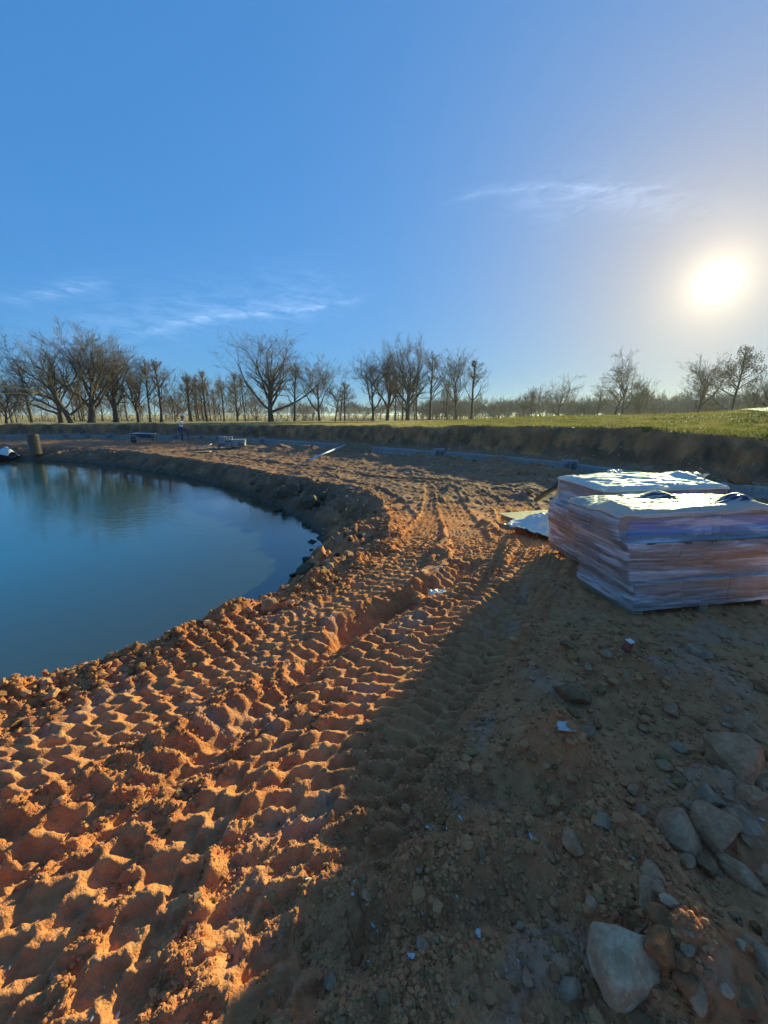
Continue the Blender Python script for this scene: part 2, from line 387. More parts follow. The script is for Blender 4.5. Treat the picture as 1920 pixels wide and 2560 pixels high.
        th_ = th_+cur[bb]*.16+.18*base_rough[bb]*(1-pit)+.006*fbm(X[bb]*28, Y[bb]*28, 2, 88)*(1-pit)
        berm = np.exp(-((dd-hw*1.08)/.045)**2)*.018*(1+1.4*vn(X[bb]*6, Y[bb]*6, 91+i))
        c_ = cur[bb]; c_ = c_*(1-m_)+th_*m_+berm*(1-m_); cur[bb] = c_
        tq[bb] = np.maximum(tq[bb]*(1-.2*m_), m_); rq[bb] = np.maximum(rq[bb]*(1-m_), np.exp(-((dd-hw*1.1)/.07)**2))
    clod_m = clod.copy(); clod_m[q] = cur; tm[q] = tq; rr_ = np.zeros_like(h); rr_[q] = rq; red += rr_*.7
    bankz = 1.0+.8*(inr & ~inw)
    h = h+np.where(q, clod_m, clod*rough_f*bankz)+fine*(1+.1*tm)+tm*(.0045*fbm(x*15, y*15, 3, 26)*lod(.05)+np.clip(.5-w2, 0, 1)*.010*(c2 > .6)*lod(.04))
    for w_, d_, L in RUT:
        bb = (r < 8)
        dd = poly_dist(x[bb]+.03*vn(x[bb]*6, y[bb]*6, 7), y[bb]+.03*vn(x[bb]*6, y[bb]*6, 8), L)
        h[bb] += -d_*np.exp(-(dd/w_)**2)+.22*d_*np.exp(-((dd-w_*1.75)/(w_*.55))**2)*(1+.8*vn(x[bb]*9, y[bb]*9, 12))
        red[bb] += .5*np.exp(-((dd-w_*1.6)/(w_*.6))**2)
    # bank down to the water
    f = dw/(dw+dr+1e-6); prof = f**.8
    bh = WATER+.01+(h-WATER)*prof+.16*fbm(x*1.9, y*1.9, 4, 47)*np.sin(np.pi*np.clip(f, 0, 1))*.8+.085*fbm(x*5, y*5, 4, 48, ridge=True)*np.sin(np.pi*np.clip(f, 0, 1))
    h = np.where(inr & ~inw, bh, h)
    h = np.where(inw, WATER-.02-np.minimum(dw*.35, 1.2)+.02*fbm(x*4, y*4, 2, 49), h)
    wet = np.where(inr, np.maximum(ss(.34, .0, (h-WATER)), ss(1.1, .2, h-WATER)*.62*ss(-.4, .5, fbm(x*1.5, y*1.5, 3, 68))), 0); wet = np.where(inw, 1, wet)
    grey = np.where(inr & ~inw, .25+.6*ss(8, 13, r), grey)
    # rubble strip, cut bank, turf above
    qq = 960+1028*np.where(y > .5, x/np.maximum(y, .5), np.where(x > 0, 3.0, -3.0))
    Hc = bank_height(qq); Hh = hill_height(qq)
    swn = sw+.22*fbm(x*.9, y*.9, 3, 55)+.12*fbm(x*4, y*4, 2, 56)
    up = ss(1.0, 2.3, swn)
    e = sw-2.6
    hill = Hc+(Hh-Hc)*ss(0, 16, e)
    far = ss(24, 70, e)
    hill = hill*(1-far)+(.04+.25*ss(1250, 1700, qq))*far
    hill = hill+.035*fbm(x*.25, y*.25, 3, 57)*ss(0, 4, e)*(r < 200)+.02*fbm(x*1.3, y*1.3, 3, 58)*lod(.5)*ss(-1, 1, e)+.09*fbm(x*.7, y*.7, 4, 63)*np.exp(-(e/1.2)**2)
    hill = hill-.06*np.exp(-((e-6.2-.6*vn(x*.1, y*.1, 3))/.35)**2)*ss(1150, 1350, qq)-.05*np.exp(-((e-8.4)/.3)**2)*ss(1150, 1350, qq)
    low = np.minimum(h, PLAT+.5); low = np.where(sw > .14, np.maximum(low, PLAT+.27+.05*fbm(x*2, y*2, 3, 64)), low)
    h = np.where(sw > 0, low*(1-up)+hill*up+(.17*fbm(x*2.2, y*2.2, 4, 59)+.07*fbm(x*5, y*5, 3, 62, ridge=True))*up*(1-up)*4*.7, h)
    grass = np.where(sw > 0, ss(1.95, 2.55, swn+.18*fbm(x*3, y*3, 2, 60)), 0)
    grey = np.maximum(grey, ss(7.5, 11, r)*.9*(sw < 1.5)); grey = np.maximum(grey, (sw > -.3)*(sw < 1.4)*.95)  # far flat darkened in place of bank shade; rubble strip is grey itself
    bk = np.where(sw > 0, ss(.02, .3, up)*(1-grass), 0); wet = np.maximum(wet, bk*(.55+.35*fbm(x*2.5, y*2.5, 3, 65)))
    h = np.where(r > 400, h+6*ss(500, 1500, r)*(fbm(x*.002, y*.002, 3, 77)*.5+.6), h)
    if info: return h, np.clip(red, 0, 1), np.clip(grey, 0, 1), np.clip(wet, 0, 1), grass, sw, inw, inr, tm
    return h

# polar grid, fine in front of the standing point
azs = np.concatenate([np.linspace(-62, 62, 800), np.linspace(62, 298, 96)[1:-1]])*math.pi/180
rs = np.concatenate([np.geomspace(.30, 12, 600, endpoint=False), np.geomspace(12, 42, 400, endpoint=False), np.geomspace(42, 60, 40, endpoint=False), np.geomspace(60, 6000, 60)])
NA, NR = len(azs), len(rs)
RR, AA = np.meshgrid(rs, azs, indexing='ij')
TX, TY = RR*np.sin(AA), RR*np.cos(AA)
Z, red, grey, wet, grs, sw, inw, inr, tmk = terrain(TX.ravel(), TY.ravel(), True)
def grid_ij(x, y):
    r = np.hypot(x, y); a = np.degrees(np.arctan2(x, y)); a = np.where(a < -62, a+360, a)
    fi = np.interp(r, rs, np.arange(NR)); fj = np.interp(a, np.append(np.degrees(azs), 298.0), np.arange(NA+1))
    return fi, fj
Z2 = Z.reshape(NR, NA)
def Hs(x, y, A=Z2):
    fi, fj = grid_ij(np.asarray(x, float), np.asarray(y, float)); i = np.clip(fi.astype(int), 0, NR-2); j = fj.astype(int) % NA; k = (j+1) % NA
    u, v = fi-i, fj-np.floor(fj)
    return (A[i, j]*(1-v)+A[i, k]*v)*(1-u)+(A[i+1, j]*(1-v)+A[i+1, k]*v)*u
def tz(x, y): return float(Hs(x, y))
GR = {k: v.reshape(NR, NA).astype(float) for k, v in dict(red=red, grs=grs, sw=sw, tm=tmk).items()}
TT = np.geomspace(.4, 60, 1500)
def hit(px, py):
    """where a line of sight meets the built ground"""
    d = ray(px, py); d = d/np.linalg.norm(d); x, y, z = d[0]*TT, d[1]*TT, EYE+d[2]*TT
    k = np.argmax(z < Hs(x, y)); return np.array([x[k], y[k]]), float(z[k])
# --- materials of the ground
def dirt_material():
    m_, t, out = material('dirt')
    pos = t.new('ShaderNodeNewGeometry').outputs['Position']
    A = lambda n: t.new('ShaderNodeAttribute', attribute_name=n).outputs['Fac']
    r_, g_, w_ = A('redness'), A('greyness'), A('wetness')
    n1 = t.noise(pos, 1.3, 5, .6); n2 = t.noise(pos, 11, 6, .65, .4); n3 = t.noise(pos, 70, 4, .7)
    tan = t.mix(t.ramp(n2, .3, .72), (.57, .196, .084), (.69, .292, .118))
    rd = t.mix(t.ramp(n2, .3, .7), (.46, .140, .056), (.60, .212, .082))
    gy = t.mix(t.ramp(n2, .3, .7), (.19, .095, .058), (.30, .16, .10))  # grey earth, darkened further as painted shade for the far flat
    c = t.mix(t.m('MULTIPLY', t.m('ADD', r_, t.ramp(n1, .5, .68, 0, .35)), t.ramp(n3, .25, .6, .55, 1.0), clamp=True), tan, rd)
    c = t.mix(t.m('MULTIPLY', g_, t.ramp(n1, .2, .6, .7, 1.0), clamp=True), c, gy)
    c = t.mix(t.ramp(t.noise(t.map(pos, loc=(3, 9, 1)), 2.1, 4, .6, .5), .56, .66, 0, .6), c, t.mix(n2, (.46, .225, .14), (.62, .325, .21)))
    c = t.mix(t.ramp(t.noise(t.map(pos, loc=(13, 2, 1)), 3.3, 4, .6, .8), .58, .68, 0, .55), c, (.29, .115, .055))
    vo = t.new('ShaderNodeTexVoronoi'); t.put(vo.inputs['Vector'], pos); vo.inputs['Scale'].default_value = 55
    spk = t.m('MULTIPLY', t.ramp(vo.outputs['Distance'], .18, .10), t.m('GREATER_THAN', t.noise(pos, 23, 2), .60))
    c = t.mix(t.m('MULTIPLY', spk, .6), c, (.42, .36, .29))
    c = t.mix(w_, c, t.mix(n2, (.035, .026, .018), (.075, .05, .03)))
    p = t.new('ShaderNodeBsdfPrincipled'); t.put(p.inputs['Base Color'], c)
    t.put(p.inputs['Roughness'], t.ramp(w_, .3, .9, .95, .5)); p.inputs['Specular IOR Level'].default_value = .15
    v2 = t.new('ShaderNodeTexVoronoi'); t.put(v2.inputs['Vector'], pos); v2.inputs['Scale'].default_value = 120
    hgt = t.m('ADD', t.m('MULTIPLY', n3, 1.0), t.m('ADD', t.m('MULTIPLY', v2.outputs['Distance'], -.5), t.m('MULTIPLY', t.noise(pos, 260, 3, .7), .5)))
    b = t.new('ShaderNodeBump'); b.inputs['Strength'].default_value = .9; b.inputs['Distance'].default_value = .008; t.put(b.inputs['Height'], hgt)
    t.put(p.inputs['Normal'], b.outputs[0]); t.put(out.inputs[0], p.outputs[0]); return m_
def grass_material():
    m_, t, out = material('winter_grass')
    pos = t.new('ShaderNodeNewGeometry').outputs['Position']
    fa = t.new('ShaderNodeAttribute', attribute_name='dormant').outputs['Fac']
    n1 = t.noise(t.map(pos, (.5, .5, .5)), .8, 5, .6); n2 = t.noise(pos, 14, 5, .7); n3 = t.noise(t.map(pos, (.02, .05, .02)), 1.0, 4)
    green = t.mix(t.ramp(n1, .3, .7), (.095, .105, .025), (.20, .17, .055))
    green = t.mix(t.ramp(n2, .35, .75, 0, .7), green, (.05, .05, .018))
    tan = t.mix(t.ramp(n3, .35, .65), (.42, .30, .125), (.58, .41, .18))
    c = t.mix(fa, green, tan)
    p = t.new('ShaderNodeBsdfPrincipled'); t.put(p.inputs['Base Color'], c); p.inputs['Roughness'].default_value = .95; p.inputs['Specular IOR Level'].default_value = .1
    b = t.new('ShaderNodeBump'); b.inputs['Strength'].default_value = 1.0; b.inputs['Distance'].default_value = .05
    t.put(b.inputs['Height'], t.m('ADD', n2, t.noise(pos, 40, 3))); t.put(p.inputs['Normal'], b.outputs[0])
    t.put(out.inputs[0], p.outputs[0]); return m_
DIRT, GRASS = dirt_material(), grass_material()
ii = np.arange(NR-1)[:, None]*NA; jj = np.arange(NA)[None, :]; j2 = (jj+1) % NA
FQ = np.stack([ii+jj, ii+j2, ii+NA+j2, ii+NA+jj], -1).reshape(-1, 4)[:, ::-1]
isg = grs[FQ].mean(1) > .5
def submesh(name, faces, mat, attrs):
    idx = np.unique(faces); mp = np.full(NR*NA, -1, np.int64); mp[idx] = np.arange(len(idx))
    V = np.stack([TX.ravel()[idx], TY.ravel()[idx], Z[idx]], 1)
    me = mesh_np(name, V, mp[faces], True, [mat])
    for an, av in attrs.items():
        a = me.attributes.new(an, 'FLOAT', 'POINT'); a.data.foreach_set('value', av[idx].astype(np.float32))
    return link(name, me)
TR = np.hypot(TX.ravel(), TY.ravel())
QQ = 960+1028*TX.ravel()/np.maximum(TY.ravel(), .5)
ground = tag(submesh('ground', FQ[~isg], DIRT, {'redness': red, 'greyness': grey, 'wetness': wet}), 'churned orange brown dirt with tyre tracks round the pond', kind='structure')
dorm = np.clip(ss(1350, 950, QQ)*1.0+ss(38, 90, TR), 0, 1)
field = tag(submesh('grass_field', FQ[isg], GRASS, {'dormant': dorm}), 'mown winter grass above the cut bank, green to straw coloured', kind='structure')
# the patch under the standing point
nb = NA; cap = bmesh.new(); cv = [cap.verts.new((TX[0, j], TY[0, j], Z[j])) for j in range(0, NA)]; cap.faces.new(cv[::-1])
cme = bpy.data.meshes.new('ground_patch'); cap.to_mesh(cme); cap.free(); cme.materials.append(DIRT)
tag(link('ground_patch', cme), kind='structure')

# ------------------------------------------------------------------ water
def water_material():
    m_, t, out = material('pond_water')
    pos = t.new('ShaderNodeNewGeometry').outputs['Position']
    p = t.new('ShaderNodeBsdfPrincipled')
    n0 = t.noise(pos, .35, 3)
    dp = t.new('ShaderNodeAttribute', attribute_name='depth').outputs['Fac']
    t.put(p.inputs['Base Color'], t.mix(t.ramp(t.m('ADD', dp, n0), .4, 8.5), (.040, .052, .026), t.mix(n0, (.010, .12, .20), (.014, .14, .23))))
    p.inputs['Roughness'].default_value = .015; p.inputs['IOR'].default_value = 1.75; p.inputs['Specular IOR Level'].default_value = .8
    nn = t.noise(t.map(pos, (.9, 2.4, 1), (0, 0, .25)), 2.6, 3, .5, .3); n2 = t.noise(t.map(pos, (1.5, 5, 1), (0, 0, .1)), 4.5, 2)
    b = t.new('ShaderNodeBump'); b.inputs['Strength'].default_value = 1.0; b.inputs['Distance'].default_value = .007
    t.put(b.inputs['Height'], t.m('MULTIPLY', t.m('ADD', nn, t.m('MULTIPLY', n2, .35)), t.ramp(t.noise(pos, .25, 2), .35, .7, .25, 1.0)))
    t.put(p.inputs['Normal'], b.outputs[0]); t.put(out.inputs[0], p.outputs[0]); return m_
gx = np.concatenate([np.linspace(-95, -12, 60), np.linspace(-11.7, 4, 66)]); gy = np.concatenate([np.linspace(-12, 0, 14), np.linspace(.25, 14, 56), np.linspace(14.6, 40, 34)])
WX, WY = np.meshgrid(gx, gy, indexing='ij'); n2_ = len(gy); i = np.arange(len(gx)-1)[:, None]*n2_; j = np.arange(n2_-1)[None]
wme = mesh_np('pond_water', np.stack([WX.ravel(), WY.ravel(), np.full(WX.size, WATER)], 1), np.stack([i+j, i+n2_+j, i+n2_+j+1, i+j+1], -1).reshape(-1, 4), True, [water_material()])
wd_ = np.where(inside(WX.ravel(), WY.ravel(), WL), poly_dist(WX.ravel(), WY.ravel(), WL), 0); wa = wme.attributes.new('depth', 'FLOAT', 'POINT'); wa.data.foreach_set('value', wd_.astype(np.float32))
keep = None
tag(link('pond_water', wme), 'still blue green pond water reflecting the sky', kind='structure')

# ------------------------------------------------------------------ bare trees
BARK = simple('bark', (.13, .105, .085), .95, .35, 3.0, .02, 12)
BARK_PALE = simple('pale_bark', (.22, .19, .155), .95, .3, 3.0, .02, 12)
TWIG = simple('twigs', (.21, .155, .115), .95, .3, .6)
LEAF = simple('rust_leaves', (.24, .15, .10), .9, .4, .8)
def grow_tree(seed, H, spread=.5, fork=.22, trunk_r=.35, kids=(5, 5, 5, 4), upb=.35, wander=.22, low=0.25, twig=.016, excurrent=False, lean=0.0, leaves=0, leaf_h=1.0):
    rd = random.Random(seed); limbs = []; twigs = []; tips = []
    def branch(p, d, L, r, lvl, first=False):
        n = {0: 9, 1: 8, 2: 6, 3: 4, 4: 3}.get(lvl, 3)
        pts = [p.copy()]; rad = [r]; q = p.copy(); dd = d.copy(); step = L/n
        r_end = max(twig*.7, r*(.42 if lvl == 0 else .25))
        for i in range(n):
            wv = wander*(.35 if lvl == 0 else 1.0)
            dd = (dd+Vector((rd.gauss(0, wv), rd.gauss(0, wv), rd.gauss(0, wv*.7)+upb*(.10 if lvl else .05)))*.8).normalized()
            q = q+dd*step; pts.append(q.copy()); rad.append(r+(r_end-r)*((i+1)/n)**.9)
        (limbs if lvl <= 1 else twigs).append((pts, rad, 7 if lvl == 0 else (5 if lvl == 1 else (4 if lvl == 2 else 3))))
        if lvl >= len(kids):
            tips.append(pts[-1]); return
        k = kids[lvl]; k = max(2, int(round(k*rd.uniform(.8, 1.25))))
        for j in range(k):
            t = rd.uniform(low if lvl == 0 else .18, 1.0) if not (j == 0) else 1.0
            if lvl == 0 and not excurrent: t = fork+(1-fork)*(j/(k-1))**.9 if k > 1 else 1
            fi = t*n; i0 = min(n-1, int(fi)); pp = pts[i0].lerp(pts[i0+1], fi-i0); rr = rad[i0]+(rad[i0+1]-rad[i0])*(fi-i0)
            base = (pts[i0+1]-pts[i0]).normalized()
            a = rd.uniform(0, 2*math.pi) if lvl else (j*2.4+rd.uniform(-.4, .4))
            side = Vector((math.cos(a), math.sin(a), 0)); side = (side-base*side.dot(base)).normalized()
            if lvl == 0:
                ang = (R(78)-(R(50) if not excurrent else R(30))*t)*spread*1.6
            else: ang = R(rd.uniform(24, 58))*(.75 if t == 1.0 else 1.0)
            nd = (base*math.cos(ang)+side*math.sin(ang)); nd.z += upb*.25; nd.normalize()
            if lvl == 0 and not excurrent: Lc = H*(.62-.25*t)*rd.uniform(.85, 1.15)*(.55+spread)
            elif lvl == 0: Lc = H*(.40*(1.05-t)+.05)*rd.uniform(.8, 1.2)*(.6+spread*.8)
            else: Lc = L*rd.uniform(.42, .68)*(1.0-.25*t if t < 1 else .9)
            branch(pp, nd, Lc, max(twig, min(rr*.82, rr*rd.uniform(.5, .72))), lvl+1)
    d0 = Vector((lean, 0, 1)).normalized()
    branch(Vector((0, 0, -.3)), d0, H*(.94 if excurrent else .52), trunk_r, 0)
    def tubes(ch, fl=None):
        mb = MB()
        for pts, rad, n in ch:
            m_ = len(pts); b = len(mb.v)
            t0 = (pts[1]-pts[0]).normalized(); nn = t0.cross(Vector((.3, .2, 1)) if abs(t0.z) < .9 else Vector((1, .1, 0))).normalized()
            for i in range(m_):
                t = (pts[min(i+1, m_-1)]-pts[max(i-1, 0)]).normalized(); nn = (nn-t*nn.dot(t)).normalized(); bb = t.cross(nn)
                k_ = rad[i]*(1.5 if (i == 0 and n == 7) else 1)
                for k in range(n):
                    a = 2*math.pi*k/n; v = pts[i]+(nn*math.cos(a)+bb*math.sin(a))*k_; mb.v.append((v.x, v.y, v.z))
            for i in range(m_-1):
                for k in range(n): mb.f.append((b+i*n+k, b+i*n+(k+1) % n, b+(i+1)*n+(k+1) % n, b+(i+1)*n+k))
        return mb
    out = []
    for ch in (limbs, twigs):
        mb = tubes(ch); out.append((np.array(mb.v), np.array(mb.f)))
    lv = None
    if leaves:
        lp = [p for ch in twigs for p in ch[0][1:] if p.z < H*leaf_h]; lp = rd.choices(lp, [math.hypot(p.x, p.y)**1.5+.1 for p in lp], k=4000); V = []; Fc = []
        for _ in range(leaves):
            c = rd.choice(lp)+Vector((rd.gauss(0, .25), rd.gauss(0, .25), rd.gauss(0, .2)))
            a = Vector((rd.gauss(0, 1), rd.gauss(0, 1), rd.gauss(0, 1))).normalized()*.09; b = a.cross(Vector((rd.gauss(0, 1), rd.gauss(0, 1), rd.gauss(0, 1)))).normalized()*.07
            n = len(V); V += [c-a, c-b, c+a, c+b]; Fc.append((n, n+1, n+2, n+3))
        lv = (np.array([tuple(v) for v in V]), np.array(Fc))
    return out[0], out[1], lv
VAR = {}
def variant(key, bark=BARK, twigm=TWIG, **kw):
    L, T, lv = grow_tree(**kw)
    H = max(L[0][:, 2].max(), T[0][:, 2].max())
    for A_ in (L, T, lv):
        if A_ is not None: A_[0][:] /= H              # unit height
    tm_ = mesh_np(key+'_trunk', L[0], L[1], True, [bark])
    if lv is not None:
        V = np.concatenate([T[0], lv[0]]); Fc = np.concatenate([T[1], lv[1]+len(T[0])])
        cm = mesh_np(key+'_crown', V, Fc, False, [twigm, LEAF], np.concatenate([np.zeros(len(T[1])), np.ones(len(lv[1]))]))
    else: cm = mesh_np(key+'_crown', T[0], T[1], True, [twigm])
    wd = np.percentile(np.abs(T[0][:, :2]), 97)*2
    VAR[key] = (tm_, cm, wd)
variant('oakA', seed=14, H=15, spread=.62, fork=.28, trunk_r=.62, kids=(11, 8, 6, 5), twig=.015, upb=.38, wander=.20)
variant('oakB', seed=23, H=14, spread=.50, fork=.30, trunk_r=.55, kids=(11, 8, 6, 5), twig=.015, upb=.50, wander=.17)
variant('oakC', seed=37, H=14, spread=.70, fork=.22, trunk_r=.55, kids=(11, 8, 6, 5), twig=.015, upb=.45, wander=.24, lean=-.18)
variant('oakD', seed=41, H=13, spread=.56, fork=.34, trunk_r=.36, kids=(10, 8, 6, 5), twig=.015, upb=.55, wander=.30)
variant('tallA', seed=53, H=12, spread=.42, trunk_r=.22, kids=(16, 5, 4, 4), twig=.013, upb=.5, wander=.14, low=.28, excurrent=True)
variant('tallB', seed=67, H=12, spread=.36, trunk_r=.20, kids=(15, 5, 5, 4), twig=.013, upb=.7, wander=.12, low=.35, excurrent=True)
variant('small', seed=71, H=8, spread=.58, fork=.3, trunk_r=.18, kids=(9, 7, 5, 4), twig=.014, upb=.6, wander=.22)
variant('gnarl', bark=BARK, seed=83, H=12, spread=.60, fork=.42, trunk_r=.34, kids=(7, 7, 6, 5), twig=.016, upb=.35, wander=.40)
variant('rusty', seed=91, H=9, spread=.55, trunk_r=.2, kids=(18, 5, 4, 2), upb=.25, wander=.16, low=.14, excurrent=True, leaves=2600, leaf_h=.97)
variant('rustlow', seed=97, H=9, spread=.55, fork=.3, trunk_r=.18, kids=(7, 5, 4, 3), upb=.35, wander=.24, leaves=450, leaf_h=.55)
def tree(px, top, key, D, wpx=None, label='', group=None, rz=0.0, pale=False, base=None):
    d = ray(px, 1040); k = D/math.hypot(d[0], d[1]); x, y = d[0]*k, d[1]*k
    z = tz(x, y)
    dt = ray(px, top); H = EYE+dt[2]/dt[1]*y-z
    tr, cr, wd = VAR[key]
    root = bpy.data.objects.new('bare_tree', None); C.objects.link(root); root.location = (x, y, z-.1)
    sx = H if wpx is None else (wpx/F*depth_at((x, y), z))/wd
    sx = max(.45*H, min(sx, 1.7*H))
    root.scale = (sx, sx, H*1.10); root.rotation_euler = (0, 0, rz)
    tag(root, label, 'tree', group)
    t_ = link('trunk', tr, root); link('crown', cr, root)
    return root
TG = 'bare winter trees beyond the bank'
big = [
 (178, 822, 'oakC', 60, 290, 'broad bare oak leaning left at the far left above the pond', .3),
 (226, 814, 'oakB', 63, 190, 'tallest bare tree of the left clump, thick straight trunk behind the pond'),
 (288, 850, 'oakB', 66, 150, 'bare tree on the right flank of the left clump, spreading over two thin trunks'),
 (152, 850, 'oakA', 72, 180, 'bare tree standing behind the leaning oak at far left'),
 (78, 905, 'tallA', 74, 95, 'slim bare tree left of the leaning oak, dark straight trunk'),
 (12, 935, 'small', 64, 120, 'bushy bare tree cut by the left edge of the photo'),
 (40, 950, 'rustlow', 70, 80, 'low bare tree second from the left edge holding brown leaves'),
 (345, 893, 'oakB', 66, 95, 'rounded bare tree with dense twigs just right of the left clump'),
 (374, 900, 'tallA', 66, 80, 'bare tree second to the right of the left clump'),
 (402, 906, 'tallB', 68, 80, 'bare tree with straight crown above the wheelbarrow'),
 (436, 922, 'rustlow', 66, 90, 'bare tree with rust coloured low leaves just left of the worker'),
 (478, 945, 'tallB', 70, 60, 'narrow bare tree directly behind the worker'),
 (517, 932, 'tallB', 72, 55, 'tall pale thin tree just right of the worker'),
 (560, 955, 'tallA', 70, 60, 'thin bare tree between the worker and the great oak'),
 (592, 938, 'small', 66, 90, 'small bare tree just left of the great central oak'),
 (677, 824, 'oakA', 60, 215, 'great central oak with a thick dark trunk and wide bare crown'),
 (735, 918, 'tallA', 66, 80, 'bare tree hard against the right side of the great central oak'),
 (798, 884, 'oakD', 64, 120, 'medium bare tree halfway between the great oak and the twin clump'),
 (838, 935, 'gnarl', 62, 90, 'low crooked bare tree forking near the ground right of the medium tree'),
 (932, 880, 'oakD', 62, 120, 'bare tree on the left of the central right clump'),
 (968, 862, 'oakB', 64, 110, 'dark many stemmed bare tree in the middle of the central right clump'),
 (1020, 840, 'oakA', 60, 165, 'biggest bare tree of the central right clump, straight thick trunk'),
 (1075, 888, 'tallA', 66, 90, 'bare tree leaning on the right side of the central right clump'),
 (1140, 872, 'oakD', 66, 105, 'tall bare tree at the right end of the central right clump'),
 (1178, 905, 'tallB', 68, 80, 'pale conical bare tree closing the central right clump on the right'),
 (1355, 958, 'small', 100, 70, 'small bare tree on the hill crest, left one of a close pair'),
 (1392, 942, 'gnarl', 98, 110, 'knobbly bare tree on the hill crest, right one of a close pair'),
 (1532, 930, 'gnarl', 104, 110, 'lower crooked bare tree leaning against the tall one on the hill'),
 (1556, 873, 'gnarl', 98, 120, 'tall crooked bare tree with knotted top on the hill crest'),
 (1608, 950, 'small', 102, 80, 'small fan shaped bare tree right of the tall crooked one'),
 (1742, 884, 'oakD', 92, 130, 'wide bare tree under the sun, left of the rusty one'),
 (1826, 880, 'rusty', 90, 85, 'dense egg shaped tree with rust brown leaves below the sun'),
 (1868, 945, 'small', 96, 80, 'small bare tree between the rusty tree and the right edge'),
 (1925, 920, 'oakB', 92, 120, 'dark bare tree at the right edge of the photo'),
]
for i, t_ in enumerate(big):
    tree(*t_[:5], label=t_[5], rz=(t_[6] if len(t_) > 6 else i*1.31), group=TG)
rt = random.Random(5)
for i in range(38):      # slender trunks standing among and behind the big ones
    px = rt.choice([rt.uniform(300, 680), rt.uniform(430, 660), rt.uniform(-20, 300), rt.uniform(700, 1210)])
    o = tree(px, rt.uniform(935, 985), rt.choice(['tallA', 'tallB', 'small', 'rustlow', 'tallB']), rt.uniform(72, 105), rt.uniform(35, 60),
             'slender bare tree among the thin trunks at the field edge', rz=rt.uniform(0, 6), group='slender trees of the thin wood')
for i in range(12):
    px = rt.uniform(1230, 1960)
    o = tree(px, rt.uniform(972, 998), rt.choice(['small', 'rustlow', 'tallA']), rt.uniform(120, 150), rt.uniform(35, 60),
             'small hazy bare tree behind the right hand hill', rz=rt.uniform(0, 6), group='small trees behind the hill')
# far woods, one mass
def far_woods():
    V = []; Fc = []; nv = 0; rr = np.random.RandomState(3)
    protos = []
    for sd_ in (5, 6, 7):
        L, T, _ = grow_tree(seed=sd_, H=10, spread=.55, fork=.25, trunk_r=.22, kids=(7, 5, 4, 2), upb=.5, wander=.25, twig=.055, low=.1)
        P = np.concatenate([L[0], T[0]]); Q = [L[1], T[1]+len(L[0])]; protos.append((P/P[:, 2].max(), np.concatenate([q for q in Q])))
    for k in range(620):
        a = R(rr.uniform(-50, 50)); d = rr.uniform(170, 330); 
        if k > 330: a = R(rr.uniform(6, 50)); d = rr.uniform(135, 230)
        x, y = d*math.sin(a), d*math.cos(a); h_ = rr.uniform(6, 11)*(.8+.2*d/200)
        P, Q = protos[rr.randint(3)]; c, s_ = math.cos(rr.uniform(0, 6)), math.sin(rr.uniform(0, 6)); n = math.hypot(c, s_); c /= n; s_ /= n
        W = np.empty_like(P); k2 = h_*rr.uniform(.8, 1.15); W[:, 0] = (P[:, 0]*c-P[:, 1]*s_)*k2+x; W[:, 1] = (P[:, 0]*s_+P[:, 1]*c)*k2+y; W[:, 2] = P[:, 2]*h_
        V.append(W); Fc.append(Q+nv); nv += len(W)
    me = mesh_np('far_woods', np.concatenate(V), np.concatenate(Fc), True, [simple('far_bark', (.24, .19, .165), 1, .2, .1)])
    return me
tag(link('far_woods', far_woods()), 'grey brown winter woods closing the far side of the fields', 'woods', kind='stuff')
# low rusty underbrush between the trunks
def underbrush():
    rr = np.random.RandomState(12); n = 9000
    cl_ = [(rr.uniform(-.85, .42), rr.uniform(68, 110), rr.uniform(.5, 2.6)) for _ in range(70)]
    V = np.zeros((n, 3, 3)); ci = rr.randint(0, len(cl_), n)
    for i in range(n):
        a, d, s_ = cl_[ci[i]]; x = a*d+rr.normal(0, s_*.8); y = d+rr.normal(0, s_*.6); z = abs(rr.normal(0, s_*.5))
        u = rr.normal(0, 1, 3); u /= np.linalg.norm(u); v = rr.normal(0, 1, 3); v /= np.linalg.norm(v)
        V[i] = [(x, y, z), (x+u[0]*.5, y+u[1]*.5, z+abs(u[2])*.5), (x+v[0]*.14, y+v[1]*.14, z+v[2]*.14)]
    return mesh_np('underbrush', V.reshape(-1, 3), np.arange(n*3).reshape(-1, 3), False, [LEAF, TWIG], (rr.rand(n) < .6).astype(int))
tag(link('underbrush', underbrush()), 'rust brown leaves and scrub at the foot of the trees', 'scrub', kind='stuff')

